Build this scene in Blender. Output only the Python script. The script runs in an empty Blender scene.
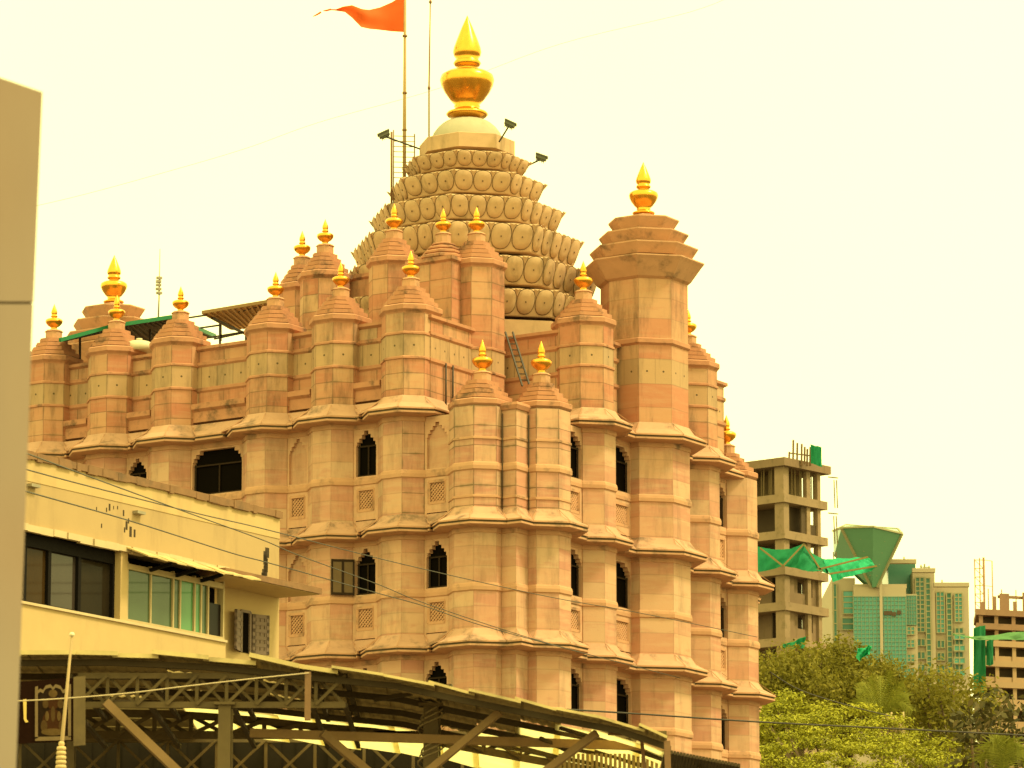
import bpy, bmesh, math, random
from mathutils import Vector, Matrix
R = math.radians
PI = math.pi
random.seed(7)
scene = bpy.context.scene
COL = scene.collection

# ------------------------------------------------------------------ camera, sky, sun, exposure
F_PX, HORIZON, CAMZ = 4600.0, 1220.0, 1.6
PITCH = math.atan((HORIZON - 384) / F_PX)
cam_d = bpy.data.cameras.new('camera')
cam = bpy.data.objects.new('camera', cam_d)
COL.objects.link(cam)
cam.location = (0, 0, CAMZ)
cam.rotation_euler = (PI / 2 + PITCH, 0, 0)
cam_d.sensor_width = 36
cam_d.lens = 36 * F_PX / 1024
cam_d.clip_start = 0.5
cam_d.clip_end = 6000
cam_d.dof.use_dof = True
cam_d.dof.focus_distance = 136
cam_d.dof.aperture_fstop = 9.0
scene.camera = cam

SUN_EL, SUN_AZ = R(54), R(72)          # azimuth measured to the right of "straight back to the camera"
world = bpy.data.worlds.new('World')
scene.world = world
world.use_nodes = True
wn = world.node_tree
for n in list(wn.nodes): wn.nodes.remove(n)
wo = wn.nodes.new('ShaderNodeOutputWorld')
bg = wn.nodes.new('ShaderNodeBackground')
sky = wn.nodes.new('ShaderNodeTexSky')
sky.sky_type = 'NISHITA'
sky.sun_disc = False
sky.sun_elevation = SUN_EL
sky.sun_rotation = PI - SUN_AZ
sky.air_density = 1.0
sky.dust_density = 6.0
# an overcast, dusty warm sky: the clear-sky gradient shows only faintly through the cloud layer
cl = wn.nodes.new('ShaderNodeMix'); cl.data_type = 'RGBA'
cl.inputs[0].default_value = 0.94
wn.links.new(sky.outputs[0], cl.inputs[6])
nz = wn.nodes.new('ShaderNodeTexNoise'); nz.inputs['Scale'].default_value = 3.0; nz.inputs['Detail'].default_value = 4
rp = wn.nodes.new('ShaderNodeValToRGB')
rp.color_ramp.elements[0].color = (18.0, 16.4, 5.9, 1); rp.color_ramp.elements[0].position = 0.3
rp.color_ramp.elements[1].color = (20.5, 18.7, 6.7, 1); rp.color_ramp.elements[1].position = 0.7
wn.links.new(nz.outputs['Fac'], rp.inputs[0])
wn.links.new(rp.outputs[0], cl.inputs[7])
wn.links.new(cl.outputs[2], bg.inputs['Color'])
bg.inputs['Strength'].default_value = 0.10
wn.links.new(bg.outputs[0], wo.inputs['Surface'])

sd = bpy.data.lights.new('sun', 'SUN')
sd.energy = 2.7
sd.angle = R(11)
sd.color = (1.0, 0.83, 0.44)
so = bpy.data.objects.new('sun', sd)
COL.objects.link(so)
sdir = Vector((math.sin(SUN_AZ) * math.cos(SUN_EL), -math.cos(SUN_AZ) * math.cos(SUN_EL), math.sin(SUN_EL)))
so.rotation_euler = sdir.to_track_quat('Z', 'Y').to_euler()
so.location = (40, -20, 80)

scene.view_settings.view_transform = 'Standard'
scene.view_settings.look = 'None'
scene.view_settings.exposure = 0.40
scene.view_settings.gamma = 1.0
scene.render.engine = 'CYCLES'
scene.render.resolution_x, scene.render.resolution_y = 1024, 768

# ------------------------------------------------------------------ helpers
CP, SP = math.cos(PITCH), math.sin(PITCH)
def at(x, y, Y):
    """point of the place that lies Y metres ahead of the camera and is seen at photo pixel x, y"""
    a, b = x - 512, 384 - y
    dy, dz = F_PX * CP - b * SP, F_PX * SP + b * CP
    return Vector((a * Y / dy, Y, CAMZ + dz * Y / dy))

class MB:
    """collects faces of one mesh; every face keeps a material slot and a slab record (uv + colour)"""
    def __init__(s): s.v = []; s.f = []; s.m = []; s.uv = {}; s.col = {}; s.sm = set()
    def vert(s, p): s.v.append(tuple(p)); return len(s.v) - 1
    def face(s, pts, m=0, uv=None, col=None, smooth=False):
        i0 = len(s.v)
        s.v.extend(tuple(p) for p in pts)
        k = len(s.f)
        s.f.append(tuple(range(i0, i0 + len(pts)))); s.m.append(m)
        if uv: s.uv[k] = uv
        if col: s.col[k] = col
        if smooth: s.sm.add(k)
    def facei(s, idx, m=0, smooth=False):
        s.f.append(tuple(idx)); s.m.append(m)
        if smooth: s.sm.add(len(s.f) - 1)
    def box(s, c, d, rz=0.0, m=0, rx=0.0, ry=0.0):
        M = Matrix.Rotation(rz, 3, 'Z') @ Matrix.Rotation(ry, 3, 'Y') @ Matrix.Rotation(rx, 3, 'X')
        hx, hy, hz = d[0] / 2, d[1] / 2, d[2] / 2
        P = [Vector(c) + M @ Vector((sx * hx, sy * hy, sz * hz)) for sx in (-1, 1) for sy in (-1, 1) for sz in (-1, 1)]
        i = len(s.v); s.v.extend(tuple(p) for p in P)
        for q in ((0, 1, 3, 2), (4, 6, 7, 5), (0, 4, 5, 1), (2, 3, 7, 6), (0, 2, 6, 4), (1, 5, 7, 3)):
            s.facei([i + k for k in q], m)
    def beam(s, p0, p1, w, h=None, m=0, up=Vector((0, 0, 1))):
        """square bar between two points"""
        h = h or w
        p0, p1 = Vector(p0), Vector(p1)
        d = (p1 - p0).normalized()
        x = d.cross(up)
        if x.length < 1e-4: x = d.cross(Vector((1, 0, 0)))
        x.normalize(); z = x.cross(d)
        i = len(s.v)
        for p in (p0, p1):
            for a, b in ((-1, -1), (1, -1), (1, 1), (-1, 1)):
                s.v.append(tuple(p + x * a * w / 2 + z * b * h / 2))
        for q in ((0, 1, 5, 4), (1, 2, 6, 5), (2, 3, 7, 6), (3, 0, 4, 7), (3, 2, 1, 0), (4, 5, 6, 7)):
            s.facei([i + k for k in q], m)
    def tube(s, pts, r, n=6, m=0, caps=True):
        pts = [Vector(p) for p in pts]
        rs = r if isinstance(r, (list, tuple)) else [r] * len(pts)
        base = len(s.v)
        prev = None
        for k, p in enumerate(pts):
            d = (pts[min(k + 1, len(pts) - 1)] - pts[max(k - 1, 0)]).normalized()
            if prev is None:
                x = d.cross(Vector((0, 0, 1)))
                if x.length < 1e-3: x = d.cross(Vector((1, 0, 0)))
            else: x = prev - d * prev.dot(d)
            x.normalize(); prev = x
            y = d.cross(x)
            for j in range(n):
                t = 2 * PI * j / n
                s.v.append(tuple(p + (x * math.cos(t) + y * math.sin(t)) * rs[k]))
        for k in range(len(pts) - 1):
            for j in range(n):
                a, b = base + k * n + j, base + k * n + (j + 1) % n
                s.facei((a, b, b + n, a + n), m, True)
        if caps:
            s.facei([base + j for j in range(n)][::-1], m)
            s.facei([base + (len(pts) - 1) * n + j for j in range(n)], m)
    def lathe(s, prof, n=24, c=(0, 0, 0), m=0, smooth=True):
        base = len(s.v)
        for r, z in prof:
            for j in range(n):
                t = 2 * PI * j / n
                s.v.append((c[0] + r * math.cos(t), c[1] + r * math.sin(t), c[2] + z))
        for k in range(len(prof) - 1):
            for j in range(n):
                a, b = base + k * n + j, base + k * n + (j + 1) % n
                s.facei((a, b, b + n, a + n), m, smooth)
        s.facei([base + j for j in range(n)][::-1], m)
        s.facei([base + (len(prof) - 1) * n + j for j in range(n)], m)
    def loft(s, rings, m=0, cap0=True, cap1=True):
        """flat-shaded skin through closed rings of equal length"""
        n = len(rings[0]); base = len(s.v)
        for r in rings: s.v.extend(tuple(p) for p in r)
        for k in range(len(rings) - 1):
            for j in range(n):
                a, b = base + k * n + j, base + k * n + (j + 1) % n
                s.facei((a, b, b + n, a + n), m)
        if cap0: s.facei([base + j for j in range(n)][::-1], m)
        if cap1: s.facei([base + (len(rings) - 1) * n + j for j in range(n)], m)
    def prism(s, poly, z0, z1, m=0):
        s.loft([[(p[0], p[1], z0) for p in poly], [(p[0], p[1], z1) for p in poly]], m)
    # dressed stone: a vertical face split into courses of slabs, each with its own tone
    def slabs(s, p0, p1, z0, z1, course=0.56, maxw=1.3, m=0, pale=None, joint=0.0):
        p0, p1 = Vector((p0[0], p0[1], 0)), Vector((p1[0], p1[1], 0))
        L = (p1 - p0).length
        if L < 1e-4: return
        nz_ = max(1, round((z1 - z0) / course)); nx = max(1, math.ceil(L / maxw - 0.05))
        if nx == 1 and L > 0.4 and random.random() < 0.0: nx = 2
        for i in range(nz_):
            za, zb = z0 + (z1 - z0) * i / nz_, z0 + (z1 - z0) * (i + 1) / nz_
            off = 0.0
            for j in range(nx):
                a, b = p0.lerp(p1, j / nx), p0.lerp(p1, (j + 1) / nx)
                w, h = (b - a).length, zb - za
                rnd = random.random()
                s.face([(a.x, a.y, za), (b.x, b.y, za), (b.x, b.y, zb), (a.x, a.y, zb)], m,
                       uv=[(0, 0), (w, 0), (w, h), (0, h)], col=(rnd, w / 4, h / 4, joint))
    def build(s, name, mats, parent=None, weld=False, loc=None):
        me = bpy.data.meshes.new(name)
        me.from_pydata(s.v, [], s.f)
        for mt in (mats if isinstance(mats, (list, tuple)) else [mats]): me.materials.append(mt)
        me.polygons.foreach_set('material_index', s.m)
        if s.sm:
            fl = [False] * len(s.f)
            for k in s.sm: fl[k] = True
            me.polygons.foreach_set('use_smooth', fl)
        if s.uv:
            me.uv_layers.new(name='slab')
            me.color_attributes.new('tone', 'FLOAT_COLOR', 'CORNER')
            ul = me.uv_layers['slab']; ca = me.color_attributes['tone']
            for p in me.polygons:
                u = s.uv.get(p.index); c = s.col.get(p.index)
                for q, li in enumerate(p.loop_indices):
                    if u: ul.data[li].uv = u[q]
                    if c: ca.data[li].color = c
        if weld:
            bm = bmesh.new(); bm.from_mesh(me)
            bmesh.ops.remove_doubles(bm, verts=bm.verts, dist=1e-4)
            bmesh.ops.recalc_face_normals(bm, faces=bm.faces)
            bm.to_mesh(me); bm.free()
        me.update()
        o = bpy.data.objects.new(name, me)
        COL.objects.link(o)
        if loc is not None: o.location = loc
        if parent is not None: o.parent = parent
        return o

def tag(o, label=None, cat=None, group=None, kind=None):
    if label: o['label'] = label
    if cat: o['category'] = cat
    if group: o['group'] = group
    if kind: o['kind'] = kind
    return o
def empty(name, loc, label, cat, group=None, rz=0.0):
    o = bpy.data.objects.new(name, None)
    COL.objects.link(o)
    o.location = loc; o.rotation_euler = (0, 0, rz); o.empty_display_size = 0.5
    return tag(o, label, cat, group)

# ------------------------------------------------------------------ materials
def newmat(name):
    m = bpy.data.materials.new(name); m.use_nodes = True
    nt = m.node_tree
    return m, nt, nt.nodes['Principled BSDF']
def N(nt, t, **kw):
    n = nt.nodes.new(t)
    for k, v in kw.items(): setattr(n, k, v)
    return n
def mixc(nt, fac, a, b, mode='MIX'):
    n = N(nt, 'ShaderNodeMix', data_type='RGBA', blend_type=mode)
    for sock, val in ((0, fac), (6, a), (7, b)):
        if isinstance(val, bpy.types.NodeSocket): nt.links.new(val, n.inputs[sock])
        elif isinstance(val, (int, float)): n.inputs[sock].default_value = val
        else: n.inputs[sock].default_value = (*val, 1)
    return n.outputs[2]
def math_(nt, op, a, b=None, c=None, clamp=False):
    n = N(nt, 'ShaderNodeMath', operation=op, use_clamp=clamp)
    for i, val in enumerate((a, b, c)):
        if val is None: continue
        if isinstance(val, bpy.types.NodeSocket): nt.links.new(val, n.inputs[i])
        else: n.inputs[i].default_value = val
    return n.outputs[0]
def noise(nt, scale, detail=4, stretch=(1, 1, 1), rough=0.6, off=(0, 0, 0)):
    g = N(nt, 'ShaderNodeNewGeometry')
    mp = N(nt, 'ShaderNodeMapping'); mp.inputs['Scale'].default_value = stretch; mp.inputs['Location'].default_value = off
    nt.links.new(g.outputs['Position'], mp.inputs[0])
    n = N(nt, 'ShaderNodeTexNoise'); n.inputs['Scale'].default_value = scale
    n.inputs['Detail'].default_value = detail; n.inputs['Roughness'].default_value = rough
    nt.links.new(mp.outputs[0], n.inputs['Vector'])
    return n.outputs['Fac']
def ramp(nt, fac, stops, const=False):
    r = N(nt, 'ShaderNodeValToRGB')
    e = r.color_ramp.elements
    while len(e) < len(stops): e.new(0.5)
    for k, (p, c) in enumerate(stops):
        e[k].position = p; e[k].color = (*c, 1) if len(c) == 3 else c
    if const: r.color_ramp.interpolation = 'CONSTANT'
    nt.links.new(fac, r.inputs[0])
    return r.outputs[0]
def sstep(nt, val, lo, hi):
    n = N(nt, 'ShaderNodeMapRange', interpolation_type='SMOOTHSTEP')
    nt.links.new(val, n.inputs[0]); n.inputs[1].default_value = lo; n.inputs[2].default_value = hi
    return n.outputs[0]
def bump(nt, bsdf, h, strength=0.3, dist=0.02):
    b = N(nt, 'ShaderNodeBump'); b.inputs['Strength'].default_value = strength; b.inputs['Distance'].default_value = dist
    nt.links.new(h, b.inputs['Height']); nt.links.new(b.outputs[0], bsdf.inputs['Normal'])

def plain(name, col, rough=0.7, metal=0.0, var=0.12, scale=6.0, spec=0.3, dirt=0.0, dirtcol=(0.08, 0.06, 0.04), streak=False, bmp=0.15):
    m, nt, b = newmat(name)
    n = noise(nt, scale, 5)
    lo = tuple(c * (1 - var) for c in col); hi = tuple(min(1, c * (1 + var)) for c in col)
    c = mixc(nt, n, lo, hi)
    if dirt:
        d = noise(nt, 1.6, 6, (1, 1, 0.22) if streak else (1, 1, 1), 0.65, (3, 7, 1))
        c = mixc(nt, math_(nt, 'MULTIPLY', sstep(nt, d, 0.5, 0.72), dirt), c, dirtcol)
    nt.links.new(c, b.inputs['Base Color'])
    b.inputs['Roughness'].default_value = rough; b.inputs['Metallic'].default_value = metal
    b.inputs['Specular IOR Level'].default_value = spec
    if bmp: bump(nt, b, noise(nt, scale * 4, 4), bmp)
    return m

def stone_mat(name, tones, grime=0.5, joint_dark=0.6, vein=0.35, pale=False):
    """sandstone cladding: each slab has its own tone, horizontal veins, joints and weather stains"""
    m, nt, b = newmat(name)
    vc = N(nt, 'ShaderNodeVertexColor', layer_name='tone')
    sp = N(nt, 'ShaderNodeSeparateColor'); nt.links.new(vc.outputs['Color'], sp.inputs[0])
    base = ramp(nt, sp.outputs[0], tones)
    v = noise(nt, 1.7, 5, (0.5, 0.5, 3.4), 0.62)
    base = mixc(nt, math_(nt, 'MULTIPLY', sstep(nt, v, 0.42, 0.68), vein), base, tones[-1][1])
    v2 = noise(nt, 2.6, 5, (0.7, 0.7, 2.2), 0.62, (11, 4, 2))
    base = mixc(nt, math_(nt, 'MULTIPLY', sstep(nt, v2, 0.5, 0.75), vein), base, tones[0][1])
    uv = N(nt, 'ShaderNodeUVMap', uv_map='slab')
    sx = N(nt, 'ShaderNodeSeparateXYZ'); nt.links.new(uv.outputs[0], sx.inputs[0])
    w4, h4 = math_(nt, 'MULTIPLY', sp.outputs[1], 4.0), math_(nt, 'MULTIPLY', sp.outputs[2], 4.0)
    e1 = math_(nt, 'MINIMUM', sx.outputs[0], math_(nt, 'SUBTRACT', w4, sx.outputs[0]))
    e2 = math_(nt, 'MINIMUM', sx.outputs[1], math_(nt, 'SUBTRACT', h4, sx.outputs[1]))
    e = math_(nt, 'MINIMUM', e1, e2)
    jn = noise(nt, 2.2, 3, (1, 1, 1), 0.5, (5, 5, 5))
    jw = math_(nt, 'MULTIPLY_ADD', jn, 0.016, 0.006)
    j = math_(nt, 'LESS_THAN', e, jw)
    js = math_(nt, 'MULTIPLY', j, math_(nt, 'MULTIPLY_ADD', vc.outputs['Alpha'], joint_dark, 0.10), clamp=True)
    base = mixc(nt, js, base, (0.10, 0.062, 0.034))
    # moss along joints, only where the slab record asks for it
    mo = math_(nt, 'MULTIPLY', math_(nt, 'SUBTRACT', 1.0, sstep(nt, e, 0.0, 0.085)), sstep(nt, jn, 0.45, 0.7))
    base = mixc(nt, math_(nt, 'MULTIPLY', math_(nt, 'MULTIPLY', mo, vc.outputs['Alpha']), 0.6), base, (0.10, 0.085, 0.04))
    if pale:   # round drill holes in the middle of every slab
        dx = math_(nt, 'SUBTRACT', sx.outputs[0], math_(nt, 'MULTIPLY', w4, 0.5))
        dz = math_(nt, 'SUBTRACT', sx.outputs[1], math_(nt, 'MULTIPLY', h4, 0.5))
        rr = math_(nt, 'SQRT', math_(nt, 'ADD', math_(nt, 'MULTIPLY', dx, dx), math_(nt, 'MULTIPLY', dz, dz)))
        base = mixc(nt, math_(nt, 'MULTIPLY', math_(nt, 'LESS_THAN', rr, 0.032), 0.85), base, (0.05, 0.035, 0.02))
    g1 = noise(nt, 1.1, 7, (1.6, 1.6, 0.28), 0.68, (2, 9, 4))
    g2 = noise(nt, 7.0, 4, (1, 1, 0.6), 0.6)
    g = math_(nt, 'MULTIPLY', sstep(nt, g1, 0.45, 0.66), math_(nt, 'MULTIPLY_ADD', g2, 0.9, 0.1))
    base = mixc(nt, math_(nt, 'MULTIPLY', g, grime), base, (0.07, 0.05, 0.032))
    nt.links.new(base, b.inputs['Base Color'])
    b.inputs['Roughness'].default_value = 0.82
    b.inputs['Specular IOR Level'].default_value = 0.25
    bump(nt, b, noise(nt, 22, 4), 0.22, 0.012)
    return m

M = {}
M['stone_low'] = stone_mat('sandstone_lower', [(0.0, (0.44, 0.205, 0.14)), (0.22, (0.49, 0.25, 0.16)), (0.5, (0.47, 0.258, 0.165)), (0.75, (0.54, 0.315, 0.195)), (1.0, (0.52, 0.335, 0.215))], 0.5, 0.6, 0.6)
M['stone_top'] = stone_mat('sandstone_upper', [(0.0, (0.42, 0.165, 0.095)), (0.35, (0.46, 0.21, 0.12)), (0.7, (0.48, 0.25, 0.14)), (1.0, (0.49, 0.305, 0.18))], 0.85, 0.8)
M['stone_pale'] = stone_mat('sandstone_pale_band', [(0.0, (0.42, 0.265, 0.15)), (0.5, (0.46, 0.285, 0.155)), (1.0, (0.39, 0.255, 0.15))], 0.65, 0.75, 0.3, True)
M['trim'] = plain('sandstone_trim', (0.48, 0.262, 0.15), 0.85, var=0.2, scale=2.2, dirt=0.7, dirtcol=(0.1, 0.07, 0.045))
M['trim_top'] = plain('sandstone_turret_roof', (0.43, 0.205, 0.115), 0.85, var=0.28, scale=2.6, dirt=0.9, dirtcol=(0.1, 0.065, 0.04))
M['skirt'] = plain('weathered_eave_slab', (0.46, 0.268, 0.175), 0.85, var=0.22, scale=1.6, dirt=0.8, dirtcol=(0.12, 0.085, 0.055))
M['lip_dark'] = plain('eave_gap_shade_and_stubs', (0.10, 0.07, 0.04), 0.9, var=0.4, scale=3)  # dark tone paints the shadow gap in the eave lip
M['joint'] = plain('dark_mortar_and_shade', (0.10, 0.07, 0.042), 0.95)
M['spire'] = plain('weathered_cream_spire', (0.48, 0.315, 0.18), 0.88, var=0.26, scale=2.0, dirt=0.65, dirtcol=(0.15, 0.11, 0.055), streak=True)
M['spire_dark'] = plain('spire_shade_and_outlines', (0.12, 0.075, 0.04), 0.9, var=0.25, scale=3)  # dark tone paints under-tier shade, also outlines the petals
M['dome'] = plain('pale_dome_plaster', (0.38, 0.34, 0.24), 0.8, var=0.1, scale=3, dirt=0.45, dirtcol=(0.3, 0.26, 0.13), streak=True)
M['dark_room'] = plain('unlit_interior', (0.006, 0.0045, 0.003), 1.0, spec=0.0, bmp=0)
M['dark_wood'] = plain('dark_window_wood', (0.03, 0.018, 0.01), 0.8, var=0.3, spec=.1)
M['shutter_wood'] = plain('brown_shutter_wood', (0.13, 0.08, 0.036), 0.6, var=0.25, scale=4)
M['iron'] = plain('dark_painted_iron', (0.05, 0.038, 0.028), 0.6, var=0.3)
def gold_mat():
    m, nt, b = newmat('gilded_metal')
    n = noise(nt, 5, 4)
    nt.links.new(mixc(nt, n, (0.70, 0.30, 0.03), (0.88, 0.45, 0.07)), b.inputs['Base Color'])
    b.inputs['Metallic'].default_value = 0.95
    nt.links.new(math_(nt, 'MULTIPLY_ADD', n, 0.3, 0.1), b.inputs['Roughness'])
    return m
M['gold'] = gold_mat()
def glass_mat(name, col, rough=0.08):
    m, nt, b = newmat(name)
    b.inputs['Base Color'].default_value = (*col, 1); b.inputs['Roughness'].default_value = rough
    b.inputs['Specular IOR Level'].default_value = 0.6
    return m
M['dark_glass'] = glass_mat('dark_window_glass', (0.012, 0.009, 0.007), 0.3)
M['dark_glass'].node_tree.nodes['Principled BSDF'].inputs['Specular IOR Level'].default_value = .1

# ================================================================== THE TEMPLE
TO = Vector((0.0, 129.5))
TU = Vector((-math.cos(R(35.5)), math.sin(R(35.5))))       # along the left facade, away from the corner
TV = Vector((math.cos(R(60)), math.sin(R(60))))        # along the right facade, away from the corner
def txy(a, b): return TO + TU * a + TV * b
def tp(a, b, z): q = txy(a, b); return Vector((q.x, q.y, z))
def tz(a, b, y):                                           # height of a temple point seen at photo row y
    return at(512, y, txy(a, b).y).z
E1, E2, E3, E4, E5 = 23.13 + CAMZ, 19.63 + CAMZ, 16.12 + CAMZ, 12.6 + CAMZ, 9.1 + CAMZ
temple = empty('temple', (TO.x, TO.y, 0), 'large pink sandstone temple with clustered octagonal turrets, gold finials and a lotus petal spire', 'temple')
TL = Vector((TO.x, TO.y, 0))
def tb(mb, name, mats, parent=None, weld=False):
    """build a part modelled in world coordinates under the temple"""
    mb.v = [tuple(Vector(p) - TL) for p in mb.v]
    return mb.build(name, mats, temple, weld)

LCOL = [1.86, 4.44, 7.05, 9.53, 13.24, 15.8, 18.36, 20.9]            # left facade columns, centre a (front plane b=0.255)
RCOL = [(0.55, 2.58), (0.87, 5.86), (0.83, 9.44), (1.3, 13.33), (1.6, 16.46)]   # right facade columns
LB = 0.75                                                  # left bay plane
RB = [0.53, 0.58, 0.96, 1.26]                               # right bay planes
def outline(rec, corner=True, rec_r=None):
    """plan of the outer wall from the far left end round the near corner to the far right end"""
    rr = rec if rec_r is None else rec_r
    P = [(24.0, 12.0), (24.0, LB + rec), (LCOL[-1] + .845, LB + rec)]
    for k in range(len(LCOL) - 1, -1, -1):
        a = LCOL[k]
        if rec: P.append((a + .845, LB + rec))
        P += [(a + .845, .75), (a + .35, .255), (a - .35, .255), (a - .845, .75)]
        if k > 0 and rec: P.append((a - .845, LB + rec))
    P += [(LCOL[0] - .845, 1.05), (.5, 1.05)]
    for k, (a, b) in enumerate(RCOL):
        ap, s = (1.328, .55) if k == 2 else (.845, .35)
        x0 = a - s                       # where the diagonals meet the sides
        if k == 0: P += [(.5, b - ap)]
        else: P += [(RB[k - 1] + rr, b - ap)]
        P += [(x0, b - ap), (a - ap, b - s), (a - ap, b + s), (x0, b + ap)]
        if k < 4: P += [(RB[k] + rr, b + ap)]
    P += [(2.6, RCOL[-1][1] + .845), (2.6, 19.0), (12.0, 19.0)]
    Q = [P[0]]
    for p in P[1:]:
        if abs(p[0] - Q[-1][0]) + abs(p[1] - Q[-1][1]) > 1e-3: Q.append(p)
    return [txy(*p) for p in Q]
def offset_path(pts, d):
    """offset an open polyline to its outer side (towards the street), mitred"""
    out = []
    for i, p in enumerate(pts):
        ns = []
        if i > 0:
            t = (pts[i] - pts[i - 1]).normalized(); ns.append(Vector((t.y, -t.x)))
        if i < len(pts) - 1:
            t = (pts[i + 1] - pts[i]).normalized(); ns.append(Vector((t.y, -t.x)))
        if len(ns) == 1: out.append(p + ns[0] * d); continue
        n = (ns[0] + ns[1])
        if n.length < 1e-3: out.append(p + ns[0] * d); continue
        n.normalize()
        c = max(0.45, n.dot(ns[0]))
        out.append(p + n * (d / c))
    return out
def sweep(mb, path, prof, mats):
    """prof: (outward, z) from top to bottom; mats per strip"""
    rails = [[(q.x, q.y, z) for q in offset_path(path, d)] for d, z in prof]
    for k in range(len(prof) - 1):
        for i in range(len(path) - 1):
            mb.face([rails[k][i], rails[k + 1][i], rails[k + 1][i + 1], rails[k][i + 1]], mats[k])
    for e in (0, len(path) - 1):
        mb.face([r[e] for r in rails], 0)

W_DEEP = outline(0.32)
TRIM = outline(0.03)
def eave(path, z):
    mb = MB()
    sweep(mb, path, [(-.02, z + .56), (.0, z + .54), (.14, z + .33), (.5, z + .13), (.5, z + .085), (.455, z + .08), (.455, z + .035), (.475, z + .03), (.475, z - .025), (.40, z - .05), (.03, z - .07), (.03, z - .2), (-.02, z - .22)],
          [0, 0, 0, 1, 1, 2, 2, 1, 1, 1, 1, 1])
    # slab seams down the skirt at each corner and small stubs on the lip
    o1, o2 = offset_path(path, .02), offset_path(path, .51)
    for p, q in zip(o1[1:-1], o2[1:-1]):
        mb.beam((p.x, p.y, z + .525), (q.x, q.y, z + .135), .012, .014, 1)
        if random.random() < .3: mb.beam((q.x, q.y, z + .08), (q.x, q.y, z + .02), .025, .025, 2)
    return mb
# ---- lower storeys
wall = MB()
levels = [(-0.0, E5), (E5, E4), (E4, E3), (E3, E2), (E2, E1)]
for (z0, z1) in levels:
    top = z0 > E3 - .1 and z1 > E2 + .1
    for i in range(len(W_DEEP) - 1):
        if top and 0: continue
        near = 40 < i < 58
        wall.slabs(W_DEEP[i], W_DEEP[i + 1], z0, z1, 0.585, joint=(0.9 if (z1 > E2 + .5 and near) else 0.15))
# notch: the corner block stops at the first eave; cap it
iA = None
tb(wall, 'wall', [M['stone_low']])
for z in (E5, E4, E3, E2):
    tb(eave(TRIM, z), 'eave', [M['skirt'], M['trim'], M['lip_dark']])
# first eave: left run up to the near corner block, right run from there on
def idx_near(pt):
    q = txy(*pt)
    return min(range(len(TRIM)), key=lambda i: (TRIM[i] - q).length)
iL = idx_near((LCOL[1] - .845, .75)); iR = idx_near((RCOL[1][0] - .35, RCOL[1][1] - .845))
NA = LCOL[1] - .845                                     # the notch wall that faces right
pathL = TRIM[:iL + 1] + [txy(NA, 3.3)]
pathR = [txy(NA - .7, RCOL[1][1] - .845)] + TRIM[iR:]
j16 = min(range(len(pathR)), key=lambda i: (pathR[i] - txy(RCOL[4][0] - .35, RCOL[4][1] - .845)).length)
pathR = pathR[:j16] + [txy(3.0, RCOL[4][1] - .845)]
tb(eave(pathL, E1), 'eave', [M['skirt'], M['trim'], M['lip_dark']])
tb(eave(pathR, E1), 'eave', [M['skirt'], M['trim'], M['lip_dark']])
# string courses at sill height
for (z0, z1) in levels[1:]:
    mb = MB(); zc = z0 + 1.72
    sweep(mb, TRIM, [(-.01, zc + .15), (.03, zc + .1), (.05, zc + .02), (.042, zc - .08), (-.01, zc - .12)], [0, 0, 0, 0])
    tb(mb, 'string_course', [M['trim']])
    if z0 > E2 - .1:                                    # the near corner has two more thin courses
        i0, i1 = idx_near((LCOL[0] + .845, .75)), idx_near((RCOL[0][0] - .35, RCOL[0][1] + .845))
        for dz in (.85, 2.55):
            mb = MB(); zc = z0 + dz
            sweep(mb, TRIM[i0:i1 + 1], [(-.01, zc + .045), (.03, zc + .03), (.03, zc - .03), (-.01, zc - .045)], [0, 0, 0])
            tb(mb, 'string_course', [M['trim']])

# ---- bay panels with openings cut as cells; windows and lattices are parts
def stepped(x, hw, top):        # corbelled head of an opening: half width as a function of distance below its top
    pass
def panel(P0, P1, z0, z1, holes, thick=.22, m=0):
    """a wall panel between plan points P0 -> P1 (seen from the street left to right) with rectangular holes (x0,x1,za,zb) in panel coordinates"""
    mb = MB()
    L = (P1 - P0).length; d = (P1 - P0) / L; nrm = Vector((d.y, -d.x))     # outward
    xs = sorted({0, L} | {h[0] for h in holes} | {h[1] for h in holes})
    zs = sorted({z0, z1} | {h[2] for h in holes} | {h[3] for h in holes})
    hole = lambda x, z: any(h[0] < x < h[1] and h[2] < z < h[3] for h in holes)
    def pt(x, z, o): q = P0 + d * x + nrm * o; return (q.x, q.y, z)
    for i in range(len(xs) - 1):
        for j in range(len(zs) - 1):
            xa, xb, za, zb = xs[i], xs[i + 1], zs[j], zs[j + 1]
            if hole((xa + xb) / 2, (za + zb) / 2): continue
            w, h = xb - xa, zb - za
            mb.face([pt(xa, za, 0), pt(xb, za, 0), pt(xb, zb, 0), pt(xa, zb, 0)], m, uv=[(.1, .1)] * 4, col=(.75, .25, .25, 0))
            for (nx, nz, q) in (((xa - .001), (za + zb) / 2, [(xa, za), (xa, zb)]), ((xb + .001), (za + zb) / 2, [(xb, za), (xb, zb)]),
                                ((xa + xb) / 2, za - .001, [(xa, za), (xb, za)]), ((xa + xb) / 2, zb + .001, [(xa, zb), (xb, zb)])):
                if not (0 < nx < L and z0 < nz < z1) or hole(nx, nz):
                    a, b = q
                    mb.face([pt(*a, 0), pt(*b, 0), pt(*b, -thick), pt(*a, -thick)], m, uv=[(.1, .1)] * 4, col=(.7, .25, .25, 0))
    return mb, pt
def head(xc, hw, zb, zt, F=(.92, .72, .45, .2)):
    """stepped (corbelled) opening as stacked rectangles"""
    H = []
    st = .11
    H.append((xc - hw, xc + hw, zb, zt - 4 * st))
    for k, f in enumerate(F):
        H.append((xc - hw * f, xc + hw * f, zt - (4 - k) * st, zt - (3 - k) * st))
    return H
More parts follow.
